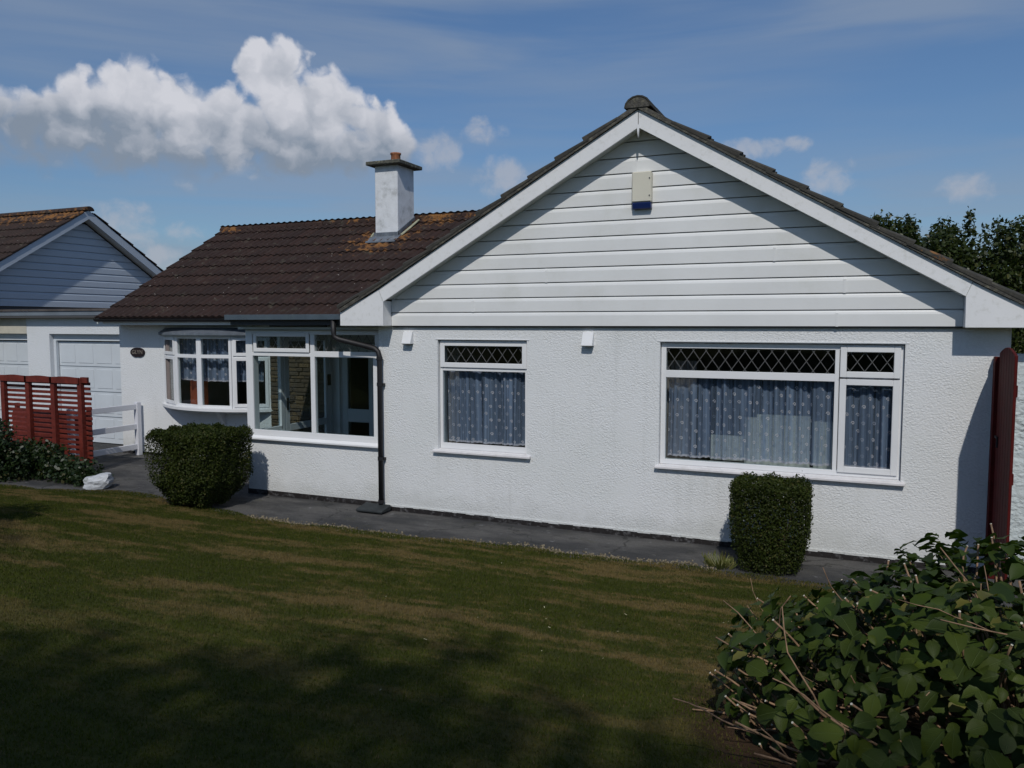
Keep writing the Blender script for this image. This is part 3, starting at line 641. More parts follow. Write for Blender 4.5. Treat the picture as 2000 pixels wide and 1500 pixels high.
# ridge tiles
def ridge_tile(p0, p1, rr, mt, flat=.75):
    p0 = Vector(p0); p1 = Vector(p1); ax = (p1 - p0).normalized(); sd = ax.cross(Vector((0, 0, 1))).normalized(); mb = MB(); n = 9
    for p in (p0, p1):
        for rad in (rr, rr - .018):
            for k in range(n):
                g = math.pi * k / (n - 1); q_ = p + sd * math.cos(g) * rad + Vector((0, 0, 1)) * (math.sin(g) * rad * flat); mb.v.append(tuple(q_))
    for k in range(n - 1):
        mb.f.append((k, k + 1, 2 * n + k + 1, 2 * n + k)); mb.f.append((n + k, 3 * n + k, 3 * n + k + 1, n + k + 1))
        mb.f.append((k, n + k, n + k + 1, k + 1)); mb.f.append((2 * n + k, 2 * n + k + 1, 3 * n + k + 1, 3 * n + k))
    mb.f.append((0, 2 * n, 3 * n, n)); mb.f.append((n - 1, 2 * n - 1, 4 * n - 1, 3 * n - 1))
    return part('ridge_tile', mb, mt, H, smooth=False)
y = VY - .01
for k in range(24): ridge_tile((AX, y, AZT + .015), (AX, y + .44, AZT + .015 + rnd.uniform(-.004, .004)), .146, M['tile_grey'], .84); y += .45
x = WX0 - .01
while x < -2.9: ridge_tile((x, RYy, RZz - .035), (x + .44, RYy, RZz - .035 + rnd.uniform(-.005, .005)), .13, M['tile'], .8); x += .45
mb = MB(); mb.prism([(AX + .128 * math.cos(math.pi * k / 10), AZT + .012 + .112 * math.sin(math.pi * k / 10)) for k in range(11)], VY - .004, VY + .03); part('ridge_end_mortar', mb, M['verge'], H)
mb = MB(); mb.prism([(EY + .01, EZ - .01), (RYy, RZz - .03), (16.9, EZ - .01), (16.9, EZ - .10), (RYy, RZz - .13), (EY + .01, EZ - .09)], WX0 + .03, WX0 + .055, 'x'); part('verge_undercloak', mb, M['soffit'], H)
# wing eaves: fascia, soffit, gutter
mb = MB(); mb.box(-12.64, -8.05, 10.42, 10.44, 2.395, 2.50); part('fascia_board', mb, M['upvc'], H)
mb = MB(); mb.box(-12.64, -8.05, 10.44, wy, 2.40, 2.415); part('eaves_soffit', mb, M['soffit'], H)
def gutter(x0, x1, yc, zt, r_, mt):
    mb = MB(); n = 8; 
    for x in (x0, x1):
        for rad in (r_, r_ - .004):
            for k in range(n + 1):
                g = math.pi + math.pi * k / n; mb.v.append((x, yc + rad * math.cos(g), zt + rad * math.sin(g)))
    m_ = n + 1
    for k in range(n): mb.f += [(k, k + 1, 2 * m_ + k + 1, 2 * m_ + k), (m_ + k, 3 * m_ + k, 3 * m_ + k + 1, m_ + k + 1), (k, m_ + k, m_ + k + 1, k + 1), (2 * m_ + k, 2 * m_ + k + 1, 3 * m_ + k + 1, 3 * m_ + k)]
    mb.f += [(0, 2 * m_, 3 * m_, m_), (n, m_ + n, 3 * m_ + n, 2 * m_ + n)]
    for x in (x0, x1):
        b = len(mb.v); mb.v += [(x, yc + r_ * math.cos(math.pi + math.pi * k / n), zt + r_ * math.sin(math.pi + math.pi * k / n)) for k in range(n + 1)]; mb.f.append(tuple(range(b, b + n + 1)))
    return part('gutter', mb, mt, H, fix=False)
gutter(-12.74, -7.95, 10.36, 2.505, .056, M['black'])

# ---- chimney
C = part('chimney', MB().box(-8.355, -7.865, 12.85, 13.45, 3.7, 5.335), M['chimney'], H, bevel=.012)
part('chimney_cap', MB().box(-8.475, -7.745, 12.73, 13.57, 5.337, 5.405), M['capstone'], C, bevel=.01)
part('chimney_pot', MB().lathe([(.095, 5.406), (.092, 5.44), (.088, 5.56), (.102, 5.575), (.102, 5.60), (.075, 5.602), (.072, 5.52)], (-8.06, 13.12), 18), M['terracotta'], C, smooth=True)
mb = MB(); mb.box(-8.375, -7.845, 12.828, 12.849, 3.98, 4.11)
for k in range(8): mb.box(-8.37 + k * .066, -8.352 + k * .066, 12.820, 12.828, 3.98, 4.09)
mb.prism([(12.83, 4.02), (13.45, 4.36), (13.45, 4.46), (12.83, 4.12)], -7.864, -7.845, 'x')
mb.prism([(12.62, 3.905), (12.85, 4.04), (12.85, 4.055), (12.62, 3.925)], -8.43, -7.80, 'x')
part('flashing', mb, M['lead'], C)
mb = MB(); mb.tube([(-7.80, 12.85, 4.045), (-7.76, 13.1, 4.20), (-7.74, 13.40, 4.38)], .022, 6); mb.tube([(-8.42, 12.80, 4.02), (-8.45, 12.95, 4.11)], .025, 6); part('mortar_fillet', mb, plain('pale_mortar', (.40, .40, .28), .9, .3, 9), C)

# ---- windows
def frame_rect(mb, x0, x1, z0, z1, y0, y1, w_):
    mb.box(x0, x0 + w_, y0, y1, z0, z1); mb.box(x1 - w_, x1, y0, y1, z0, z1)
    mb.box(x0 + w_, x1 - w_, y0, y1, z0, z0 + w_); mb.box(x0 + w_, x1 - w_, y0, y1, z1 - w_, z1)
def leading(mb, x0, x1, z0, z1, y, pitch=.093, w_=.005, off=0.):
    hgt = z1 - z0
    def seg(xa, za, xb, zb):
        # clip to x range
        if xa > xb: xa, za, xb, zb = xb, zb, xa, za
        if xb <= x0 or xa >= x1: return
        if xa < x0: t_ = (x0 - xa) / (xb - xa); za += (zb - za) * t_; xa = x0
        if xb > x1: t_ = (x1 - xa) / (xb - xa); zb = za + (zb - za) * t_; xb = x1
        L = math.hypot(xb - xa, zb - za)
        if L < .01: return
        Mx = Matrix.Translation(((xa + xb) / 2, y, (za + zb) / 2)) @ Euler((0, -math.atan2(zb - za, xb - xa), 0)).to_matrix().to_4x4(); mb.obox(Mx, L, .003, w_)
    x = x0 - 4 * pitch + off
    run = pitch * (hgt / .145) * .5 * 1.5
    while x < x1 + 4 * pitch:
        seg(x, z0, x + run, z1); seg(x, z1, x + run, z0); x += pitch
# gable window one
Y0 = WY + .05
mb = MB(); frame_rect(mb, -4.795, -3.605, .855, 2.215, Y0, Y0 + .06, .038); mb.box(-4.757, -3.643, Y0 + .001, Y0 + .059, 1.835, 1.87)
WI = part('window', mb, M['upvc'], H, bevel=.003)
mb = MB(); frame_rect(mb, -4.785, -3.617, 1.876, 2.205, Y0 - .018, Y0 - .001, .062); part('casement', mb, M['upvc'], WI, bevel=.005)
part('pane', MB().box(-4.725, -3.677, Y0 + .020, Y0 + .024, 1.93, 2.15), M['glass'], WI)
part('pane', MB().box(-4.757, -3.643, Y0 + .020, Y0 + .024, .893, 1.835), M['glass'], WI)
mb = MB(); leading(mb, -4.722, -3.680, 1.938, 2.143, Y0 + .016, .14, .0055); part('leading', mb, M['leadstrip'], WI)
mb = MB(); mb.prism([(WY - .055, .812), (WY - .055, .838), (WY + .05, .856), (WY + .05, .812)], -4.86, -3.545, 'x'); part('sill', mb, M['sill'], WI, bevel=.004)
mb = MB(); mb.box(-4.757, -3.643, Y0 + .028, Y0 + .05, .893, .905); mb.box(-4.757, -3.643, Y0 + .0, Y0 + .02, .89, .93); part('glazing_bead', mb, M['upvc'], WI)
# gable window two
mb = MB(); frame_rect(mb, -2.005, .42, .855, 2.205, Y0, Y0 + .06, .055); mb.box(-.213, -.172, Y0 + .001, Y0 + .059, .91, 2.15); mb.box(-1.95, -.213, Y0 + .001, Y0 + .059, 1.825, 1.905)
WI2 = part('window', mb, M['upvc'], H, bevel=.003)
mb = MB(); frame_rect(mb, -.165, .392, 1.872, 2.192, Y0 - .018, Y0 - .001, .062); part('casement', mb, M['upvc'], WI2, bevel=.005)
mb = MB(); frame_rect(mb, -.165, .392, .895, 1.858, Y0 - .018, Y0 - .001, .064); part('casement', mb, M['upvc'], WI2, bevel=.005)
for a in ((-1.95, -.213, 1.905, 2.15), (-1.95, -.213, .91, 1.825), (-.172, .365, 1.90, 2.15), (-.172, .365, .91, 1.85)): part('pane', MB().box(a[0], a[1], Y0 + .02, Y0 + .024, a[2], a[3]), M['glass'], WI2)
mb = MB(); leading(mb, -1.945, -.218, 1.908, 2.147, Y0 + .016, .137, .0055); part('leading', mb, M['leadstrip'], WI2); mb = MB(); leading(mb, -.10, .325, 1.938, 2.125, Y0 + .016, .137, .0055, .03); part('leading', mb, M['leadstrip'], WI2)
mb = MB(); mb.prism([(WY - .055, .812), (WY - .055, .838), (WY + .05, .856), (WY + .05, .812)], -2.045, .462, 'x'); part('sill', mb, M['sill'], WI2, bevel=.004)
mb = MB(); mb.box(-.174, .388, Y0 - .019, Y0 - .017, 1.861, 1.868); part('shadow_gap', mb, M['joint_shadow'], WI2)
for a, b_ in ((-4.80, -3.60), (-2.01, .425)):
    mb = MB(); mb.box(a - .03, b_ + .03, WY - .006, WY + .001, 2.222, 2.232); part('lintel_bead', mb, M['upvc'], H)
    mb = MB(); mb.box(a, b_, Y0 + .065, Y0 + .24, .86, .885); part('window_board', mb, M['upvc'], H)

# net curtains -------------------------------------------------
def net(name, label, x0, x1, z0, z1, yc, seed, dark=0, bow=None, full=1.7):
    r2 = random.Random(seed); nx = max(30, int((x1 - x0) * 150)); nz = 8; vs = []; uv = []; L = 0
    ph = [r2.uniform(0, 6) for _ in range(6)]
    def off(x, f): return 1.5 * (.016 * math.sin(x * 39 + ph[0] + 1.6 * math.sin(x * 9 + ph[1])) + .010 * math.sin(x * 83 + ph[2] + 2 * math.sin(x * 13 + ph[3])) + .014 * math.sin(x * 19 + ph[4])) * (1 - .35 * f)
    last = None; mesh = bpy.data.meshes.new(name)
    for i in range(nx + 1):
        x = x0 + (x1 - x0) * i / nx; p_ = (x, off(x, 0))
        if last: L += math.hypot(p_[0] - last[0], p_[1] - last[1])
        last = p_
        for j in range(nz + 1):
            f = j / nz; z = z0 + (z1 - z0) * f
            yb = yc(x) if callable(yc) else yc
            sway = .010 * math.sin(3 * x + ph[5]) * (1 - f)
            zz2 = z + (.008 * abs(math.sin(x * 60)) if j == 0 else 0)
            vs.append((x + sway, yb + off(x + .012 * (1 - f) * math.sin(5 * x), f), zz2)); uv.append((L * 1.0, z - z0))
    fs = [(i * (nz + 1) + j, (i + 1) * (nz + 1) + j, (i + 1) * (nz + 1) + j + 1, i * (nz + 1) + j + 1) for i in range(nx) for j in range(nz)]
    org = Vector(((x0 + x1) / 2, yc(x0) if callable(yc) else yc, z0)); mesh.from_pydata([tuple(Vector(v) - org) for v in vs], [], fs)
    ul = mesh.uv_layers.new(name='UVMap')
    for lp in mesh.loops: ul.data[lp.index].uv = uv[lp.vertex_index]
    for p_ in mesh.polygons: p_.use_smooth = True
    mesh.materials.append(M['net']); o = bpy.data.objects.new(name, mesh); COL.objects.link(o); o.location = org
    return tag(o, label, 'net curtain')
net('net_curtain', 'pale blue spotted net curtain behind the narrower gable window', -4.74, -3.62, .93, 1.87, WY + .145, 1)
net('net_curtain', 'spotted net curtain behind the widest pane of the big gable window', -1.93, -.22, .93, 1.87, WY + .145, 2)
net('net_curtain', 'spotted net curtain behind the side casement of the big gable window', -.16, .36, .93, 1.87, WY + .145, 3)
BDS = [(-1.50, -1.13, 1.17, .36, 'dim grey board leaning behind the net curtain, leftmost of the four on the windowsill'), (-1.12, -.96, 1.395, .27, 'tall narrow beige board behind the net curtain, against the left end of the biggest one'),
       (-.99, -.44, 1.435, .25, 'biggest beige board propped behind the net curtain of the large window'), (-.405, -.22, 1.385, .25, 'small beige board behind the net curtain, nearest the casement')]
for a, b_, zt, yo, lb in BDS:
    tag(part('picture_board', MB().box(a, b_, WY + yo, WY + yo + .012, .886, zt), M['board'], bevel=.002), lb, 'board', 'boards propped on the windowsill')
# heavier curtains inside
def drape(x0, x1, y, z0, z1, label, mt='curtain_dark'):
    mb = MB(); n = 28
    for i in range(n + 1):
        x = x0 + (x1 - x0) * i / n; yy_ = y + .02 * math.sin(i * 1.5)
        mb.v += [(x, yy_, z0), (x, yy_, z1)]
    mb.f = [(2 * i, 2 * i + 2, 2 * i + 3, 2 * i + 1) for i in range(n)]
    tag(part('curtain', mb, M[mt], fix=False, smooth=True), label, 'curtain')
drape(-4.95, -4.66, WY + .33, .6, 2.2, 'brown drawn curtain at the left side of the narrower gable window')
drape(-2.05, -1.66, WY + .33, .6, 2.0, 'brown drawn curtain at the left end of the big gable window')
drape(.33, .60, WY + .33, .6, 2.0, 'brown drawn curtain at the right end of the big gable window')

# ---- vents, alarm, plaque
for x in (-5.21, -2.835):
    mb = MB(); w_ = .065
    mb.prism([(WY, 2.325), (WY - .025, 2.32), (WY - .085, 2.175), (WY - .085, 2.165), (WY, 2.165)], x - w_, x + w_, 'x'); v_ = part('wall_vent', mb, M['upvc'], H, bevel=.003)
    part('vent_slot', MB().box(x - w_ + .012, x + w_ - .012, WY - .08, WY - .005, 2.158, 2.1645), M['joint_shadow'], v_)
AB = part('alarm_box', MB().box(-2.315, -2.10, 8.615, 8.699, 3.735, 4.06), M['alarm'], H, bevel=.010)
part('alarm_base', MB().prism([(8.617, 3.73), (8.699, 3.73), (8.699, 3.665), (8.64, 3.665)], -2.31, -2.105, 'x'), M['blue'], AB, bevel=.006)
mb = MB(); [mb.tube([(-2.118, 8.609, z), (-2.118, 8.616, z)], .008, 8) for z in (3.80, 3.985)]; part('alarm_screw', mb, M['joint_shadow'], AB)
pts = []
for k in range(36):
    g = 2 * math.pi * k / 36; rx, rz = .178, .092; s_ = 1 - (.14 * math.exp(-((g - 1.5 * math.pi) / .22) ** 2)) - .04 * math.exp(-((g - .5 * math.pi) / .3) ** 2)
    pts.append((-12.175 + rx * math.cos(g), 1.89 + rz * s_ * math.sin(g)))
PQ = part('name_plaque', MB().prism(pts, wy - .022, wy - .001), M['plaque'], H)
fc = bpy.data.curves.new('plaque_text', 'FONT'); fc.body = 'GLYN'; fc.size = .105; fc.align_x = 'CENTER'; fc.align_y = 'CENTER'; fc.extrude = .002; fc.resolution_u = 3
fo = bpy.data.objects.new('plaque_text', fc); COL.objects.link(fo); dg = bpy.context.evaluated_depsgraph_get(); me = bpy.data.meshes.new_from_object(fo.evaluated_get(dg)); me.materials.clear(); me.materials.append(M['letters'])
bpy.data.objects.remove(fo); inst('plaque_lettering', me, Matrix.Translation((-12.175, wy - .0245, 1.893)) @ Euler((R(90), 0, 0)).to_matrix().to_4x4(), PQ)

# ---- porch
py = 8.87; px0, px1 = -7.95, -5.662
mb = MB(); mb.box(px0, px1, py, py + .16, 0, .795); mb.box(px0 + .001, px0 + .16, py + .16, 9.56, 0, .795); part('porch_wall', mb, M['render'], H)
mb = MB(); mb.box(px0, px0 + .12, py, py + .12, .845, 2.335)                               # corner post
mb.box(px0 + .12, px1, py, py + .06, .845, .925); mb.box(px0 + .12, px1, py, py + .06, 2.27, 2.335)
mb.box(-6.835, -6.765, py, py + .06, .925, 2.27); mb.box(px0 + .12, -6.835, py, py + .06, 1.968, 2.02); mb.box(-6.765, -5.80, py, py + .06, 1.968, 2.045)
mb.box(-5.83 + .0, px1, py, py + .06, .925, 1.968); mb.box(-5.80, px1, py, py + .06, 1.968, 2.27)
PW = part('porch_window', mb, M['upvc'], H, bevel=.003)
mb = MB(); frame_rect(mb, -7.80, -6.842, 2.024, 2.295, py - .018, py - .001, .055); part('casement', mb, M['upvc'], PW, bevel=.005)
for a in ((-7.83, -6.835, .925, 1.968), (-6.765, -5.83, .925, 1.968), (-7.83, -6.835, 2.02, 2.27), (-6.765, -5.80, 2.045, 2.27)): part('pane', MB().box(a[0], a[1], py + .022, py + .026, a[2], a[3]), M['glass'], PW)
mb = MB(); leading(mb, -7.745, -6.897, 2.079, 2.24, py + .018, .13, .005); part('leading', mb, M['leadstrip'], PW); mb = MB(); leading(mb, -6.76, -5.805, 2.05, 2.268, py + .018, .13, .005, .04); part('leading', mb, M['leadstrip'], PW)
mb = MB(); mb.prism([(py - .06, .79), (py - .06, .815), (py - .0, .845), (py + .16, .845), (py + .16, .79)], px0 - .0, px1, 'x'); part('sill', mb, M['upvc'], PW, bevel=.004)
# left side of the porch: fixed light then a glazed door
sx = px0 + .03
mb = MB(); mb.box(sx, sx + .06, py + .12, 9.52, .845, .90); mb.box(sx, sx + .06, py + .12, 10.75, 2.25, 2.335); mb.box(sx, sx + .06, 9.50, 9.58, 0, 2.25); mb.box(sx, sx + .06, 10.70, 10.76, 0, 2.25); SW = part('porch_side_frame', mb, M['upvc'], H, bevel=.003)
part('pane', MB().box(sx + .02, sx + .024, py + .12, 9.50, .90, 2.25), M['glass'], SW)
mb = MB(); mb.box(sx + .01, sx + .055, 9.60, 9.70, .05, 2.24); mb.box(sx + .01, sx + .055, 10.60, 10.695, .05, 2.24); mb.box(sx + .01, sx + .055, 9.70, 10.60, .05, .25); mb.box(sx + .01, sx + .055, 9.70, 10.60, .80, .90); mb.box(sx + .01, sx + .055, 9.70, 10.60, 2.15, 2.24)
SD = part('porch_door', mb, M['upvc'], H, bevel=.004); part('pane', MB().box(sx + .028, sx + .032, 9.70, 10.60, .90, 2.15), M['glass'], SD); part('pane', MB().box(sx + .028, sx + .032, 9.70, 10.60, .25, .80), M['glass'], SD)
mb = MB(); mb.box(sx + .056, sx + .066, 9.63, 9.66, 1.12, 1.30); mb.tube([(sx + .10, 9.645, 1.24), (sx + .10, 9.76, 1.24)], .009, 8); mb.tube([(sx + .06, 9.645, 1.24), (sx + .10, 9.645, 1.24)], .009, 8); part('handle', mb, M['black'], SD)
part('porch_floor', MB().box(px0 + .16, px1, py + .16, wy, .0, .09), M['dark'], H)
part('porch_board', MB().box(px0 + .16, -6.2, py + .16, py + .28, .83, .85), M['upvc'], H)
# roof slab, gutter, dark underside
part('porch_roof', MB().box(-8.02, -6.075, 8.62, 10.60, 2.455, 2.535), M['felt'], H)
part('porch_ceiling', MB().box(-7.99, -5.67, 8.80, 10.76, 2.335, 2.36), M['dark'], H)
part('porch_fascia', MB().box(-8.0, -6.075, 8.64, 8.66, 2.40, 2.50), M['joint_shadow'], H)
part('porch_trim', MB().box(-8.0, -5.67, 8.78, 8.80, 2.338, 2.375), M['soffit'], H)
mb = MB(); mb.box(-8.02, -6.075, 8.555, 8.565, 2.47, 2.540); mb.box(-8.02, -6.075, 8.565, 8.635, 2.47, 2.478); mb.box(-8.02, -6.075, 8.625, 8.635, 2.478, 2.54); mb.box(-8.03, -8.02, 8.555, 8.635, 2.47, 2.54); part('gutter', mb, M['gutter'], H, bevel=.002)
# inside: stone on the wing wall, front door
part('stone_backing', MB().box(-9.12, -7.95, wy - .012, wy - .001, 0.02, 2.39), M['mortar'], H)
z = .05
while z < 2.33:
    hh = rnd.uniform(.045, .085); x = -9.11
    while x < -7.98:
        ww = min(rnd.uniform(.10, .34), -7.97 - x)
        if ww > .04:
            a = rnd.uniform(.012, .035); mb = MB(); mb.box(x + .008, x + ww - .006, wy - .012 - a, wy - .011, z + .006, z + hh - .004); part('stone', mb, M['stone'], H, bevel=.008)
        x += ww
    z += hh
mb = MB(); mb.box(-7.78, -7.70, wy - .03, wy + .10, .08, 2.10); mb.box(-7.03, -6.95, wy - .03, wy + .10, .08, 2.10); mb.box(-7.70, -7.03, wy - .03, wy + .10, 2.02, 2.10); DF = part('door_frame', mb, M['door_white'], H, bevel=.003)
mb = MB(); y_ = wy + .01
mb.box(-7.695, -7.575, y_, y_ + .045, .09, 2.015); mb.box(-7.175, -7.035, y_, y_ + .045, .09, 2.015)
for a, b_ in ((.09, .58), (.83, 1.04), (1.88, 2.015)): mb.box(-7.575, -7.175, y_, y_ + .045, a, b_)
FD = part('front_door', mb, M['door_white'], H, bevel=.004)
part('pane', MB().box(-7.575, -7.175, y_ + .02, y_ + .026, 1.04, 1.88), M['glass'], FD); part('pane', MB().box(-7.575, -7.175, y_ + .02, y_ + .026, .58, .83), M['glass'], FD)
mb = MB(); mb.box(-7.91, -7.88, wy - .10, wy - .013, 1.45, 1.58); mb.box(-7.935, -7.855, wy - .13, wy - .05, 1.42, 1.60); part('wall_lamp', mb, M['black'], H)
mb = MB(); mb.box(-7.03, -5.67, wy - .012, wy - .001, .1, 2.33); part('porch_plaster', mb, M['door_white'], H)

# ---- bow window
arc = [(-11.53, 10.77), (-10.962, 10.473), (-10.33, 10.37), (-9.698, 10.473), (-9.13, 10.77)]
BZ0, BZ1 = .975, 2.20
BW = part('bow_window', MB().box(arc[2][0] - .04, arc[2][0] + .04, arc[2][1] + .004, arc[2][1] + .07, BZ0, BZ1), M['upvc'], H)
def facet(i):
    (xa, ya), (xb, yb) = arc[i], arc[i + 1]; L = math.hypot(xb - xa, yb - ya); th = math.atan2(yb - ya, xb - xa)
    return Matrix.Translation((xa, ya, 0)) @ Euler((0, 0, th)).to_matrix().to_4x4(), L
def lbox(mb, Mx, u0, u1, v0, v1, z0, z1): mb.obox(Mx @ Matrix.Translation(((u0 + u1) / 2, (v0 + v1) / 2, (z0 + z1) / 2)), u1 - u0, v1 - v0, z1 - z0)
for i in range(4):
    Mx, L = facet(i); mb = MB(); e = .045
    for a in ((.006, e + .01), (L - e - .01, L - .006)): lbox(mb, Mx, a[0], a[1], 0, .06, BZ0, BZ1)
    lbox(mb, Mx, e + .01, L - e - .01, 0, .06, BZ0, BZ0 + .05); lbox(mb, Mx, e + .01, L - e - .01, 0, .06, BZ1 - .04, BZ1)
    zt = 1.86; lbox(mb, Mx, e + .01, L - e - .01, 0, .06, zt - .03, zt + .03)
    part('bow_frame', mb, M['upvc'], BW, bevel=.003)
    if i in (0, 3):
        for z0_, z1_ in ((BZ0 + .03, zt - .015), (zt + .012, BZ1 - .015)):
            mb = MB(); a, b_ = .03, L - .03; w_ = .055
            lbox(mb, Mx, a, a + w_, -.018, -.001, z0_, z1_); lbox(mb, Mx, b_ - w_, b_, -.018, -.001, z0_, z1_); lbox(mb, Mx, a + w_, b_ - w_, -.018, -.001, z0_, z0_ + w_); lbox(mb, Mx, a + w_, b_ - w_, -.018, -.001, z1_ - w_, z1_)
            part('casement', mb, M['upvc'], BW, bevel=.003)
    for z0_, z1_ in ((BZ0 + .05, zt - .03), (zt + .03, BZ1 - .04)):
        mb = MB(); lbox(mb, Mx, e + .01, L - e - .01, .026, .030, z0_, z1_); part('pane', mb, M['glass'], BW)
def arcpts(off, n=17):   # smooth arc through the bow, offset outwards
    cx_, R_ = -10.33, 2.0; cy_ = 10.37 + 2.0; out = []
    for k in range(n):
        g = R(-38.5 + 77 * k / (n - 1)); out.append((cx_ + (R_ + off) * math.sin(g), cy_ - (R_ + off) * math.cos(g)))
    return out
pl = [p_ for p_ in arcpts(.05) if p_[1] < wy + .0]; pl = [(pl[0][0], wy - .002)] + pl + [(pl[-1][0], wy - .002)]
mb = MB(); mb.prism(pl, .925, .974, 'z'); part('bow_sill', mb, M['upvc'], BW, bevel=.004)
pl2 = [p_ for p_ in arcpts(-.01) if p_[1] < wy]; pl2 = [(pl2[0][0], wy - .002)] + pl2 + [(pl2[-1][0], wy - .002)]
mb = MB(); mb.prism(pl2, .895, .9245, 'z'); part('bow_underside', mb, M['soffit'], BW)
mb = MB(); mb.prism([(wy - .002, .894), (wy - .20, .894), (wy - .002, .62)], -10.20, -10.12, 'x'); part('bow_bracket', mb, M['render_far'], BW)
mb = MB(); mb.prism(pl, 2.201, 2.222, 'z'); part('bow_head', mb, M['soffit'], BW)
pl3 = [p_ for p_ in arcpts(.085) if p_[1] < wy]; pl3 = [(pl3[0][0], wy - .002)] + pl3 + [(pl3[-1][0], wy - .002)]
mb = MB(); nn = len(pl3); top = [(-10.33 + (x - -10.33) * .88, wy - .002 + (y - wy) * .30) for x, y in pl3]
mb.v = [(x, y, 2.223) for x, y in pl3] + [(x, y, 2.262) for x, y in pl3] + [(x, y, 2.345) for x, y in top]
for k in range(nn): mb.f += [(k, (k + 1) % nn, (k + 1) % nn + nn, k + nn), (k + nn, (k + 1) % nn + nn, (k + 1) % nn + 2 * nn, k + 2 * nn)]
mb.f += [tuple(reversed(range(nn))), tuple(range(2 * nn, 3 * nn))]; part('bow_roof', mb, M['lead'], BW)
def bowy(x): return 12.37 - math.sqrt(max(.01, 1.80 ** 2 - (x + 10.33) ** 2))
net('net_curtain', 'short spotted net curtain hung across the bow window of the wing', -11.32, -9.35, 1.42, 2.18, bowy, 5)
drape(-11.44, -11.12, 10.72, .9, 2.2, 'pale drawn curtain at the left end of the bow window', 'curtain_dark')
mb = MB(); mb.box(-10.95, -10.72, 10.78, 10.98, .10, 1.40); mb.box(-10.955, -10.715, 10.775, 10.985, 1.40, 1.43); tag(part('wooden_cabinet', mb, M['orange'], bevel=.005), 'orange brown wooden cabinet just inside the bow window', 'cabinet')

# ---- downpipe
mb = MB(); mb.tube([(-6.25, 8.60, 2.475), (-6.25, 8.60, 2.29), (-6.235, 8.605, 2.245), (-6.18, 8.62, 2.215), (-5.78, 8.685, 2.125), (-5.68, 8.69, 2.10), (-5.63, 8.69, 2.06), (-5.612, 8.69, 1.99), (-5.612, 8.69, .07)], .034, 12)
DP = part('downpipe', mb, M['black'], H, smooth=True)
mb = MB(); [mb.tube([(-5.612, 8.69, z), (-5.612, 8.69, z + .045)], .040, 12) for z in (1.62, .66, .10, 1.95)]; [mb.box(-5.66, -5.565, 8.70, 8.749, z + .005, z + .035) for z in (1.62, .66)]; part('pipe_bracket', mb, M['black'], DP)
mb = MB(); mb.prism([(8.47, .015), (8.47, .05), (8.70, .09), (8.70, .015)], -5.86, -5.47, 'x'); tag(part('drain_cover', mb, M['cover'], bevel=.01), 'dark grey slab covering the drain at the foot of the downpipe', 'drain cover')

# ================================================================== GARAGES
G = thing('garage_block', 'flat roofed white double garage between the two bungalows', 'garage', (-15.5, 11.25, 0)); gy = 11.25
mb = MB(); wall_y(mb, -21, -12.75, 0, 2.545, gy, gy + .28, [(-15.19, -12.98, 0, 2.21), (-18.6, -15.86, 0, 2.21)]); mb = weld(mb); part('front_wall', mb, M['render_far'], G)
part('lintel', MB().box(-18.7, -15.865, gy - .006, gy - .001, 2.211, 2.545), M['cream'], G)
part('fascia_board', MB().box(-21, -12.6, gy - .17, gy - .15, 2.58, 2.665), M['lintel_grey'], G)
part('roof_edge', MB().box(-21, -12.6, gy - .19, gy - .13, 2.668, 2.71), M['felt'], G)
part('soffit_board', MB().box(-21, -12.6, gy - .148, gy, 2.548, 2.575), M['joint_shadow'], G); part('fascia_shadow_board', MB().box(-21, -12.6, gy - .162, gy - .149, 2.535, 2.5785), M['joint_shadow'], G)
part('flat_roof', MB().box(-21, -12.66, gy - .13, 17, 2.60, 2.665), M['felt'], G)
for (a, b_) in ((-15.19, -12.98), (-18.6, -15.86)):
    part('door_head', MB().box(a, b_, gy + .10, gy + .14, 2.075, 2.209), M['garage_door'], G)
    part('door_jamb', MB().box(a, a + .07, gy + .09, gy + .15, 0, 2.074), M['garage_door'], G); part('door_jamb', MB().box(b_ - .07, b_, gy + .09, gy + .15, 0, 2.074), M['garage_door'], G)
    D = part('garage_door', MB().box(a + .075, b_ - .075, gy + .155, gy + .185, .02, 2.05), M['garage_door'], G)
    n = int(round((b_ - a - .15) / .47)); pw = (b_ - a - .15) / n
    for r_ in range(4):
        for c_ in range(n):
            xa = a + .075 + c_ * pw; za = .06 + r_ * .5
            part('door_panel', MB().box(xa + .05, xa + pw - .05, gy + .147, gy + .1545, za + .06, za + .44), M['garage_door'], D, bevel=.0065)
    for r_ in range(1, 4): part('door_rail', MB().box(a + .078, b_ - .078, gy + .151, gy + .1548, .06 + r_ * .5 - .012, .06 + r_ * .5 + .002), M['lintel_grey'], D)

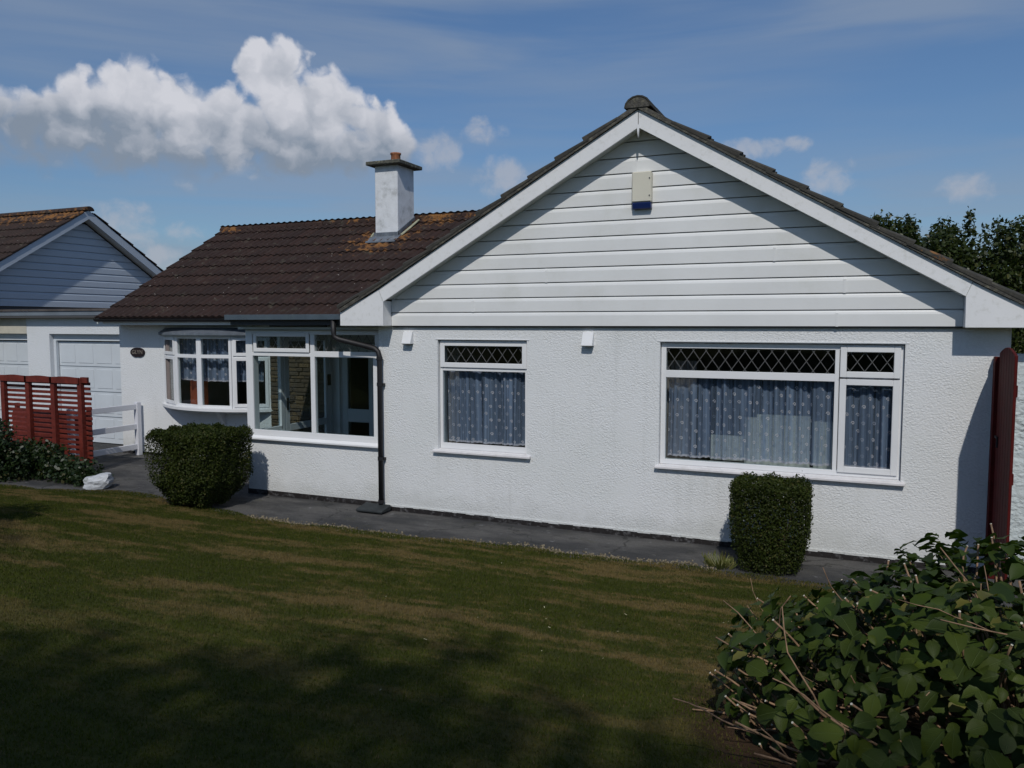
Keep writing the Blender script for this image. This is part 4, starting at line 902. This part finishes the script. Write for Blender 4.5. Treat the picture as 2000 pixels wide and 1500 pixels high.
# ================================================================== NEIGHBOUR
NX, NYc, NZ = -17.0, 13.55, 4.86; NS = .62
NH = thing('neighbouring_bungalow', 'neighbouring bungalow with grey white clad gable and brown tiled roof beyond the garages', 'house', (-20, NYc, 0))
mb = MB(); mb.prism([(NYc - 3.4, 0), (NYc + 3.4, 0), (NYc + 3.4, NZ - 3.4 * NS), (NYc, NZ - .05), (NYc - 3.4, NZ - 3.4 * NS)], -26, NX - .04, 'x'); 
mb = MB(); mb.prism([(11.55, 0), (NYc + 3.4, 0), (NYc + 3.4, NZ - 3.4 * NS), (NYc, NZ - .05), (11.55, NZ - 2.0 * NS - .05)], -26, NX - .04, 'x'); part('wall', mb, M['render_far'], NH)
for i in range(13):
    z0 = 2.80 + .166 * i; z1 = z0 + .158
    if z0 > NZ - .08: break
    def hw(z): return max(.01, (NZ - .02 - z) / NS)
    prof = [(NX - .035, z0), (NX, z0), (NX, z0 + .12), (NX - .02, z1), (NX - .035, z1)]; n = len(prof)
    vs = [(x, NYc - min(2.02 if False else 9, hw(z)), z) for x, z in prof] + [(x, NYc + hw(z), z) for x, z in prof]
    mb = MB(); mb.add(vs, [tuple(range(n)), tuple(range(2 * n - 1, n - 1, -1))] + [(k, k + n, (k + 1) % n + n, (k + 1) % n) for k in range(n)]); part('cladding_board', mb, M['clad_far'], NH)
part('cladding_shadow_gap', MB().box(NX - .06, NX - .037, 10.9, 16.8, 2.70, 2.799), M['joint_shadow'], NH)
for sg in (-1, 1):
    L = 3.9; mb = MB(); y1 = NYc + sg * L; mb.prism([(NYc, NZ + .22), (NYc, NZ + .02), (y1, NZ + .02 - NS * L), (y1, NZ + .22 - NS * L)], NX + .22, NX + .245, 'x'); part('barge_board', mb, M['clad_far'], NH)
    mb = MB(); mb.prism([(NYc, NZ + .06), (NYc, NZ + .04), (y1, NZ + .04 - NS * L), (y1, NZ + .06 - NS * L)], NX - .04, NX + .22, 'x'); part('verge_soffit', mb, M['soffit'], NH)
    mb = MB(); mb.prism([(NYc, NZ + .24), (NYc, NZ + .10), (y1, NZ + .10 - NS * L), (y1, NZ + .24 - NS * L)], -27, NX + .215, 'x'); part('roof_deck', mb, M['felt'], NH)
TMF = tile_mesh('tile', [M['tile_far']]); oth = MB()
vd3 = Vector((0, 1, NS)).normalized()
for r_ in range(12):
    for c_ in range(30):
        yb = NYc - 4.05 + r_ * .355; 
        if yb > NYc - .36: continue
        zb = NZ + .25 - NS * (NYc - yb); Mx = slope_mat((NX + .27 - (c_ + 1) * TW, yb, zb), (1, 0, 0), vd3) @ Euler((rnd.gauss(0, .004), rnd.gauss(0, .006), 0)).to_matrix().to_4x4()
        if c_ < 16 and r_ > 3: inst('tile', TMF, Mx, NH)
        else: add_tile_to(oth, TMF, Mx)
        Mx = slope_mat((NX + .27 - c_ * TW, 2 * NYc - yb, zb), (-1, 0, 0), Vector((0, -1, NS)).normalized()); 
        if c_ == 0: inst('tile', TMF, Mx, NH)
        else: add_tile_to(oth, TMF, Mx)
part('tile', oth, M['tile_far'], NH, fix=False)['kind'] = 'stuff'
x = NX + .28
for k in range(20):
    mb = MB(); n = 9
    for xx_ in (x, x - .44):
        for g in range(n): a = math.pi * g / (n - 1); mb.v.append((xx_, NYc + .13 * math.cos(a), NZ + .215 + .10 * math.sin(a)))
    for g in range(n - 1): mb.f.append((g, g + 1, n + g + 1, n + g))
    mb.f.append(tuple(range(n))); mb.f.append(tuple(range(2 * n - 1, n - 1, -1))); part('ridge_tile', mb, M['tile_far'], NH); x -= .45

# ================================================================== FENCES, GATE, WALL
fy = 9.0
F = thing('trellis_fence', 'tall dark red slatted screen with scalloped top in front of the garages', 'fence', (-12.3, fy, 0))
posts = [-13.33, -12.71, -12.10, -11.47]
for x in posts: part('post', MB().box(x - .045, x + .045, fy - .035, fy + .035, 0, 1.545), M['red'], F, bevel=.004)
z = .14
k = 0
while z < 1.44:
    part('slat', MB().box(-13.38, -11.30 + rnd.uniform(-.01, .015), fy + .037, fy + .055, z, z + .048), M['red'], F, bevel=.003); z += .0805
for i in range(3):
    a, b_ = posts[i] - .02, posts[i + 1] + .02; n = 10; top = []
    for k in range(n + 1): f = k / n; top.append((a + (b_ - a) * f, 1.552 + .014 * math.sin(math.pi * f) ** 2))
    mb = MB(); mb.prism([(a, 1.455)] + top + [(b_, 1.455)], fy - .058, fy - .037); part('top_rail', mb, M['red'], F)
part('top_rail', MB().box(-11.45, -11.30, fy - .02, fy + .02, 1.47, 1.56), M['red'], F)
F2 = thing('slatted_panel', 'low red panel of overlapping boards close behind the tall slatted screen', 'fence', (-12.7, 9.5, 0))
z = .02; k = 0
while z < .84:
    mb = MB(); mb.prism([(9.50, z), (9.52, z), (9.545, z + .115), (9.525, z + .115)], -13.9, -11.98, 'x'); part('board', mb, M['red'], F2); z += .104
for x in (-13.85, -12.95, -12.03): part('post', MB().box(x - .03, x + .03, 9.55, 9.61, 0, 1.0), M['red'], F2)
RF = thing('rail_fence', 'white plastic three rail fence running out from the corner of the wing', 'fence', (-12.12, 10.2, 0))
for y in (10.66, 9.3): part('post', MB().box(-12.165, -12.075, y - .045, y + .045, 0, .985), M['ranch'], RF, bevel=.006)
for z in (.90, .535, .165): part('rail', MB().box(-12.14, -12.10, 9.345, 10.615, z - .05, z + .05), M['ranch'], RF, bevel=.005)
GT = thing('garden_gate', 'narrow dark red wooden gate standing open against the end of the house', 'gate', (1.2, 8.3, 0))
part('gate_post', MB().box(1.175, 1.265, 8.62, 8.735, 0, 2.11), M['maroon'], GT, bevel=.005)
n = 6
for k in range(n):
    ya = 7.80 + k * .133; f0 = k / n; zt = 2.16 + .05 * math.sin(math.pi * f0)
    part('board', MB().prism([(ya, .12), (ya + .128, .12), (ya + .128, 2.15 + .06 * math.sin(math.pi * (k + 1) / n)), (ya, 2.15 + .06 * math.sin(math.pi * k / n))], 1.205, 1.228, 'x'), M['maroon'], GT, bevel=.003)
for z in (.35, 1.1, 1.85): part('ledge', MB().box(1.229, 1.240, 7.82, 8.60, z - .05, z + .05), M['maroon'], GT, bevel=.004)
mb = MB(); mb.box(1.190, 1.2045, 8.46, 8.58, 1.36, 1.38); mb.box(1.190, 1.2045, 8.46, 8.475, 1.28, 1.36); part('latch', mb, M['black'], GT)
GW = MB(); GW.prism([(8.80, 0), (9.05, 0), (9.05, 2.13), (8.80, 2.13)], 1.33, 5.0, 'x')
tag(part('garden_wall', GW, M['render_rough'], None), 'rough white painted garden wall to the right of the red gate', 'wall')

# ================================================================== ROCK
bm = bmesh.new(); bmesh.ops.create_icosphere(bm, subdivisions=3, radius=1)
rk = random.Random(3)
for v in bm.verts:
    c_ = v.co; s_ = max(abs(c_.x), abs(c_.y), abs(c_.z)); c_ = c_ * (1 - .55 + .55 / s_ * .8); n_ = .06 * math.sin(5 * c_.x + 2 * c_.y) + .06 * math.sin(7 * c_.z + 3 * c_.x) + rk.uniform(-.035, .035)
    v.co = Vector((c_.x * .215, c_.y * .17, c_.z * .125 + .03 * c_.x)) * (1 + n_)
me = bpy.data.meshes.new('rock'); bm.to_mesh(me); bm.free(); me.materials.append(M['rock'])
ro = bpy.data.objects.new('rock', me); COL.objects.link(ro); ro.location = (-10.2, 8.25, .10); ro.rotation_euler = (0, 0, .5); tag(ro, 'white painted boulder at the corner of the drive beside the red screen', 'rock')

# ================================================================== PLANTS
def rand_rot(n):
    q_ = rs.normal(size=(n, 4)); q_ /= np.linalg.norm(q_, axis=1)[:, None]; w, x, y, z = q_.T
    return np.stack([np.stack([1 - 2 * (y * y + z * z), 2 * (x * y - z * w), 2 * (x * z + y * w)], -1), np.stack([2 * (x * y + z * w), 1 - 2 * (x * x + z * z), 2 * (y * z - x * w)], -1), np.stack([2 * (x * z - y * w), 2 * (y * z + x * w), 1 - 2 * (x * x + y * y)], -1)], -2)
def leaves(pts, size, outward=None, mix=.6, k=4, jit=.35):
    n = len(pts); Rm = rand_rot(n)
    if outward is not None:
        nrm = outward + rs.normal(size=(n, 3)) * mix; nrm /= np.linalg.norm(nrm, axis=1)[:, None] + 1e-9
        t_ = rs.normal(size=(n, 3)); t_ -= (t_ * nrm).sum(1)[:, None] * nrm; t_ /= np.linalg.norm(t_, axis=1)[:, None] + 1e-9
        b_ = np.cross(nrm, t_); Rm = np.stack([t_, b_, nrm], -1)
    s_ = size * (1 + jit * (rs.rand(n) * 2 - 1))
    if k == 4: shp = np.array([(-.5, 0, 0), (0, -.28, .06), (.5, 0, 0), (0, .28, .06)])
    else: shp = np.array([(-.5, 0, 0), (-.2, -.32, .05), (.25, -.22, .05), (.5, 0, -.04), (.25, .22, .05), (-.2, .32, .05)])
    V = np.einsum('nij,kj->nki', Rm, shp) * s_[:, None, None] + pts[:, None, :]
    return V.reshape(-1, 3), k
def leaf_part(name, pts, size, mt, parent, outward=None, mix=.6, k=4):
    V, k = leaves(pts, size, outward, mix, k); V = V - np.array(WORG[parent.name]); me = fast_mesh(name, V, k, [mt], rs.rand(len(pts)))
    o = bpy.data.objects.new(name, me); COL.objects.link(o); o.parent = parent; o['kind'] = 'stuff'; WORG[o.name] = WORG[parent.name]; return o
def superdir(n):
    d_ = rs.normal(size=(n, 3)); return d_ / np.linalg.norm(d_, axis=1)[:, None]
def topiary(label, c, hx, hy, z0, z1, n, taper, size, depth, group, gapside=None, pw=7):
    T = thing('clipped_shrub', label, 'shrub', (c[0], c[1], 0), group)
    hgt = z1 - z0; side = rs.rand(n) < .80; th_ = rs.uniform(0, 2 * np.pi, n); rho = (np.abs(np.cos(th_)) ** pw + np.abs(np.sin(th_)) ** pw) ** (-1 / pw)
    off = rs.exponential(depth * .42, n).clip(0, .30); f = np.where(side, rs.rand(n), 1 - off / hgt); rr_ = np.where(side, 1 - off / hx, np.sqrt(rs.rand(n)))
    w_ = taper[0] + (taper[1] - taper[0]) * np.clip(f / taper[2], 0, 1) ** .75
    w_ = w_ * (1 - .10 * np.clip((f - .93) / .07, 0, 1) ** 2 * side) * (1 + .02 * np.sin(5 * f + 3 * th_))
    cxn, cyn = np.cos(th_) * rho * rr_ * w_, np.sin(th_) * rho * rr_ * w_
    sag = np.where(side, 0, -.05 * (rr_ ** 8)) + .018 * np.sin(9 * cxn + 2) + .018 * np.sin(11 * cyn + 5 * cxn)
    rag = rs.normal(size=(n, 3)) * .010 + (rs.rand(n) < .015)[:, None] * rs.normal(size=(n, 3)) * .03
    lump = 1 + .025 * np.sin(7 * th_ + 6 * f) + .02 * np.sin(13 * th_ - 9 * f)
    pts = np.c_[c[0] + cxn * hx * lump, c[1] + cyn * hy * lump, z0 + f * hgt + sag] + rag
    nn_ = np.c_[np.cos(th_), np.sin(th_), .15 * np.ones(n)]; nn_[~side] = (0, 0, 1)
    if gapside is not None:
        keep = ~((np.linalg.norm(pts - np.array(gapside[0]), axis=1) < gapside[1]) & (rs.rand(n) < gapside[2])); pts = pts[keep]; nn_ = nn_[keep]
    leaf_part('foliage', pts, size, M['box_leaf'], T, nn_, .75)
    for k in range(9):
        a = k * 2.4; rr_ = .06; tipx = c[0] + math.cos(a) * hx * rnd.uniform(.3, .75); tipy = c[1] + math.sin(a) * hy * rnd.uniform(.3, .75); tz = z0 + (z1 - z0) * rnd.uniform(.5, .92)
        bx_, by_ = c[0] + math.cos(a) * rr_, c[1] + math.sin(a) * rr_
        mid = ((bx_ * .5 + tipx * .5) + rnd.gauss(0, .03), (by_ * .5 + tipy * .5) + rnd.gauss(0, .03), (z0 * .0 + tz) * .45)
        mb = MB(); mb.tube([(bx_, by_, -.02), mid, (tipx, tipy, tz)], [.018, .012, .004], 6); part('stem', mb, M['bark'], T)
    return T
topiary('large clipped privet block standing at the corner of the porch', (-7.98, 8.00), .53, .50, .05, 1.02, 72000, (.50, 1.0, .38), .028, .16, 'clipped privet shrubs', ((-8.4, 7.6, .62), .30, .55))
topiary('small clipped privet cube on a short stem below the big gable window', (-.745, 8.14), .365, .34, .02, .875, 34000, (.72, 1.0, .5), .024, .16, 'clipped privet shrubs')

def leaf_mesh(seed, L=.12):
    r2 = random.Random(seed); n = 7; vs = []; fs = []; prof = [0.0, .55, .86, 1.0, .92, .62, .0]; bend = r2.uniform(.10, .55); fold = r2.uniform(.10, .60); tw = r2.uniform(-.25, .25)
    for i in range(n):
        f = i / (n - 1); x = f * L; w_ = prof[i] * L * .36; z = -bend * L * f * f
        for sgn in (-1, 0, 1):
            jag = 1 + (.06 if i % 2 else -.03); vs.append((x - (.004 if sgn == 0 else 0), sgn * w_ * jag, z + abs(sgn) * fold * w_ + tw * sgn * w_ * f + .003 * math.sin(3 * i + sgn)))
    for i in range(n - 1):
        for j in (0, 1): fs.append((i * 3 + j, (i + 1) * 3 + j, (i + 1) * 3 + j + 1, i * 3 + j + 1))
    me = bpy.data.meshes.new('leaf'); me.from_pydata(vs, [], fs); me.materials.append(M['hyd_leaf']); me.materials.append(M['hyd_leaf2'])
    for p_ in me.polygons: p_.use_smooth = True
    return me
LMs = [leaf_mesh(k, .080 + .010 * k) for k in range(8)]
HC = Vector((.74, 4.22, .42)); HR = Vector((1.22, 1.05, .85))
HY = thing('hydrangea_bush', 'leafy hydrangea bush with pale cut stems in the right foreground', 'bush', (HC.x, HC.y, lz(HC.x, HC.y)))
rh = random.Random(21)
leafpts = []
def hyd_dir():
    while True:
        a = rh.uniform(0, 2 * math.pi); zc = rh.uniform(-.25, 1)
        return Vector((math.cos(a) * math.sqrt(max(0, 1 - zc * zc)), math.sin(a) * math.sqrt(max(0, 1 - zc * zc)), zc))
def hs(d_):  # lumpy surface
    s_ = (abs(d_.x) ** 2.6 + abs(d_.y) ** 2.6 + abs(d_.z) ** 2.6) ** (-1 / 2.6)
    l_ = 1 + .07 * math.sin(5 * d_.x + 4 * d_.y) + .06 * math.sin(8 * d_.z + 3 * d_.x + 1) + .04 * math.sin(13 * d_.y)
    return Vector((d_.x * HR.x, d_.y * HR.y, d_.z * HR.z)) * s_ * l_
big = []
for k in range(5600):
    d_ = hyd_dir(); dep = 1 - min(.5, rh.expovariate(7)); p_ = HC + hs(d_) * dep
    if p_.z < lz(p_.x, p_.y) + .03: continue
    if d_.z < .22 and rh.random() < .62 and d_.y < .2: continue
    if p_.x > 1.0 and p_.z > 1.12: continue
    out = Vector((d_.x / HR.x, d_.y / HR.y, d_.z / HR.z)).normalized()
    big.append((p_, out, dep))
camv = Vector((0, 0, 2.42))
big.sort(key=lambda t_: (t_[0] - camv).length - .9 * t_[2])
def leaf_matrix(p_, out):
    nrm = (out * 1.0 + Vector((0, 0, .45)) + Vector((rh.gauss(0, .38), rh.gauss(0, .38), rh.gauss(0, .3)))).normalized()
    tdir = (out + Vector((rh.gauss(0, .7), rh.gauss(0, .7), rh.gauss(-.25, .4)))); tdir = (tdir - nrm * tdir.dot(nrm)).normalized(); bdir = nrm.cross(tdir)
    s_ = rh.uniform(.42, .95); Mx = Matrix(((tdir.x, bdir.x, nrm.x, p_.x), (tdir.y, bdir.y, nrm.y, p_.y), (tdir.z, bdir.z, nrm.z, p_.z), (0, 0, 0, 1))); return Mx @ Matrix.Scale(s_, 4)
mass = MB(); sh = []
for i, (p_, out, dep) in enumerate(big):
    Mx = leaf_matrix(p_, out); me = LMs[rh.randrange(8)]
    if i < 295: inst('leaf', me, Mx, HY)
    else: add_tile_to(mass, me, Mx); sh += [rh.random()] * len(me.polygons)
fo = part('foliage', mass, M['hyd_leaf2'], HY, fix=False, smooth=True); fo['kind'] = 'stuff'
at_ = fo.data.attributes.new('shade', 'FLOAT', 'FACE'); at_.data.foreach_set('value', np.array(sh, dtype=np.float32))
def cane(p0, p1, r0, r1, bendv=.06, fork=False):
    p0 = Vector(p0); p1 = Vector(p1); mid = (p0 + p1) / 2 + Vector((rh.gauss(0, bendv), rh.gauss(0, bendv), rh.uniform(0, bendv)))
    pts = []
    for k in range(6): f = k / 5; pts.append(p0 * (1 - f) ** 2 + mid * 2 * f * (1 - f) + p1 * f * f)
    mb = MB(); mb.tube(pts, [r0 + (r1 - r0) * k / 5 for k in range(6)], 6); st = part('cane', mb, M['cane'], HY, smooth=True)
    dirn = (pts[-1] - pts[-2]).normalized(); mb = MB(); mb.tube([pts[-1] - dirn * .001, pts[-1] + dirn * .0025], r1 * 1.12, 8); part('cut_end', mb, M['cut'], st)
    return pts
for k in range(165):
    d_ = hyd_dir()
    if d_.z < -.05: d_.z = abs(d_.z)
    tip = HC + hs(d_.normalized()) * rh.uniform(.93, 1.05); base = Vector((HC.x + d_.x * rh.uniform(.1, .55), HC.y + d_.y * rh.uniform(.1, .45), 0)); base.z = lz(base.x, base.y)
    start = base if k < 30 else tip - Vector((d_.x * .3, d_.y * .3, .22 + .15 * rh.random()))
    cane(start, tip, .0065, .0045)
# tangle of forked woody stems in the open lower front
def forked(p0, d0, L, r0, depth=0):
    p = Vector(p0); dd = Vector(d0).normalized(); pts = [p.copy()]; n = 5
    for k in range(n):
        dd = (dd + Vector((rh.gauss(0, .20), rh.gauss(0, .20), rh.gauss(.05, .16)))).normalized(); p = p + dd * L / n; p.z = max(p.z, lz(p.x, p.y) + .01); pts.append(p.copy())
    mb = MB(); mb.tube(pts, [r0 * (1 - .45 * k / n) for k in range(n + 1)], 6); part('branch', mb, M['cane'], HY, smooth=True)
    if depth < 2:
        for q in range(2 if depth == 0 else 1):
            k = rh.choice((2, 3, 4)); forked(pts[k], (dd + Vector((rh.gauss(0, .6), rh.gauss(0, .6), rh.gauss(.15, .4)))).normalized(), L * .6, r0 * .6, depth + 1)
for k in range(26):
    a = rh.uniform(2.6, 5.0); b0 = (HC.x + rh.uniform(-.35, .35), HC.y + rh.uniform(-.35, .25)); b0 = (b0[0], b0[1], lz(*b0))
    forked(b0, (math.cos(a), math.sin(a) * .8, rh.uniform(.12, .9)), rh.uniform(.65, 1.05), rh.uniform(.007, .011))
# bare sprawling branches at the near left foot
for (a, b_, c_) in (((.25, 3.7), (-.50, 3.55), .75), ((.2, 3.6), (-.55, 3.42), .60), ((.25, 3.75), (-.42, 3.62), .80), ((.15, 3.9), (-.48, 3.75), .95), ((.1, 3.5), (-.30, 3.25), .62), ((.3, 3.6), (-.05, 3.2), .85), ((.35, 3.5), (.1, 3.15), .95), ((.2, 4.0), (-.55, 4.0), 1.0), ((.15, 3.6), (-.4, 3.3), .52), ((.05, 3.7), (-.45, 3.45), .66)):
    p0_ = Vector((a[0], a[1], lz(*a) + .05)); p1_ = Vector((b_[0], b_[1], c_)); forked(p0_, (p1_ - p0_).normalized(), (p1_ - p0_).length, .0075, 1)

def cloud_plant(name, label, cat, base, blobs_, n, size, mt, trunk=True, group=None, depth=.35, th=.12, k=4):
    T = thing(name, label, cat, base, group); pts = []; nr = []
    vol = [b_[3] * b_[4] + b_[4] * b_[5] + b_[3] * b_[5] for b_ in blobs_]; tot = sum(vol)
    for b_, v in zip(blobs_, vol):
        m_ = int(n * v / tot); d_ = superdir(m_); rr_ = 1 - rs.exponential(depth, m_).clip(0, .9); lump = 1 + .12 * np.sin(6 * d_[:, 0] + 5 * d_[:, 2]) + .10 * np.sin(9 * d_[:, 1] + 4 * d_[:, 0] + b_[0]) + .05 * rs.normal(size=m_)
        p_ = np.array(b_[:3]) + d_ * np.array(b_[3:6]) * (rr_ * lump)[:, None]; pts.append(p_); nr.append(d_)
    pts = np.concatenate(pts); nr = np.concatenate(nr); ok_ = pts[:, 2] > base[2] + .01; leaf_part('crown' if trunk else 'foliage', pts[ok_], size, mt, T, nr[ok_], 1.0, k)
    if trunk:
        for j, b_ in enumerate(blobs_[:5]):
            mb = MB(); p0 = Vector(base) + Vector((rnd.gauss(0, .05), rnd.gauss(0, .05), -.05)); p1 = Vector(b_[:3]); mb.tube([p0, (p0 * .5 + p1 * .5) + Vector((rnd.gauss(0, .1), rnd.gauss(0, .1), 0)), p1], [th, th * .6, th * .25], 7); part('trunk' if j == 0 else 'limb', mb, M['bark'], T)
    return T
# ivy / low shrub below the red screen
cloud_plant('low_shrub', 'low dark ivy spreading at the foot of the red slatted screen', 'shrub', (-11.5, 8.45, 0), [(-11.3, 8.5, .12, .75, .30, .26), (-12.2, 8.5, .22, .6, .35, .36), (-10.65, 8.40, .05, .45, .25, .16), (-11.75, 8.55, .30, .4, .25, .28)], 9000, .055, M['ivy_leaf'], False, k=6)
cloud_plant('evergreen_shrub', 'dark evergreen shrub at the far left edge of the lawn', 'shrub', (-12.3, 8.0, 0), [(-12.45, 8.0, .45, .55, .45, .62), (-12.1, 8.2, .2, .5, .3, .4)], 9000, .05, M['ivy_leaf'], False, k=6)
# weed by the small shrub
WD = thing('weed_tuft', 'yellowish weed tuft growing from the path edge beside the small clipped shrub', 'weed', (-1.22, 8.0, 0))
mb = MB()
for k in range(90):
    a = rnd.uniform(0, 6.28); r_ = rnd.uniform(.01, .15); L = rnd.uniform(.05, .15); x, y = -1.2 + r_ * .9 * math.cos(a), 7.98 + r_ * .7 * math.sin(a)
    tx, ty = x + math.cos(a) * L * .6, y + math.sin(a) * L * .6; w_ = .006; mb.add([(x - w_, y, 0), (x + w_, y, 0), (tx + w_, ty, L * .7), (tx, ty, L), (tx - w_, ty, L * .7)], [(0, 1, 2, 3, 4)])
fo = part('foliage', mb, M['weed'], WD, fix=False); fo['kind'] = 'stuff'; at_ = fo.data.attributes.new('shade', 'FLOAT', 'FACE'); at_.data.foreach_set('value', rs.rand(len(fo.data.polygons)).astype(np.float32))

# trees behind the house on the right
def spiky(cx_, cy_, zt, w_, seed):
    r2 = random.Random(seed); bl_ = [(cx_, cy_, zt * .62, w_ * 1.15, w_ * .8, zt * .33)]
    for k in range(16):
        a = r2.uniform(0, 6.28); rr_ = r2.uniform(.2, .95) * w_; zz_ = zt * r2.uniform(.72, .93) - .12 * rr_
        s_ = r2.uniform(.25, .55); bl_.append((cx_ + rr_ * math.cos(a), cy_ + rr_ * .7 * math.sin(a), zz_, s_, s_, s_ * r2.uniform(.7, 1.0)))
    for k in range(26):
        a = r2.uniform(0, 6.28); rr_ = r2.uniform(.1, 1.0) * w_; bl_.append((cx_ + rr_ * math.cos(a), cy_ + rr_ * .7 * math.sin(a), zt - .10 * rr_ - .15 + r2.uniform(-.1, .28), .09, .09, .26))
    return bl_
TR = [(.35, 15.5, 4.0, .8, 'sparse spiky hawthorn top just clear of the roof verge'), (1.7, 15.2, 3.98, 1.5, 'dark hawthorn with upright shoots behind the right end of the roof'), (3.5, 14.8, 3.9, 1.7, 'dense dark hawthorn at the right edge behind the house'), (5.9, 14.3, 4.4, 1.7, 'tall dark hawthorn beyond the garden wall')]
for i, (x, y, zt, w_, lb) in enumerate(TR): cloud_plant('hawthorn_tree', lb, 'tree', (x, y, 0), spiky(x, y, zt, w_, 5 + i), 26000, .075, M['tree_leaf'], True, 'hawthorns behind the house', k=4)

# unseen trees shading the lawn; the two tall ones are added for that shade
def round_tree(name, label, base, zt, w_, n, seed, size=.13, z0=.4):
    r2 = random.Random(seed); bl_ = []
    for k in range(22):
        a = r2.uniform(0, 6.28); rr_ = w_ * math.sqrt(r2.random()) * .8; zz_ = base[2] + z0 * zt + (1 - z0) * zt * r2.uniform(.1, .85) * (1 - .25 * rr_ / w_); s_ = r2.uniform(.28, .5) * w_
        bl_.append((base[0] + rr_ * math.cos(a), base[1] + rr_ * math.sin(a), zz_, s_, s_, s_ * .75))
    return cloud_plant(name, label, 'tree', base, bl_, n, size, M['tree_leaf'], True, None, .45, .16)
round_tree('added_shade_tree_right', 'unseen tall tree added behind the camera to shade the lawn, nearer the hydrangea side', (1.0, -9.2, 1.6), 12.4, 3.6, 42000, 41, .22, .55)
round_tree('added_shade_tree_left', 'unseen tall tree added behind the camera to shade the lawn, nearer the drive side', (-4.9, -8.7, 1.6), 12.4, 3.3, 42000, 42, .22, .55)
round_tree('holly_tree', 'dense dark tree just outside the left edge of the view', (-8.9, 3.7, .45), 2.6, .95, 16000, 43, .09, .2)
HT = ['far left hedge tree along the front boundary', 'hedge tree second from the left along the front boundary', 'middle hedge tree along the front boundary', 'hedge tree right of the middle along the front boundary', 'far right hedge tree along the front boundary']
for k in range(5): round_tree('hedge_tree', HT[k], (-15 + k * 6.5, -12 + rnd.uniform(-.6, .6), 1.6), 2.2, 3.4, 5000, 60 + k, .22, .1)['group'] = 'front boundary hedge trees'
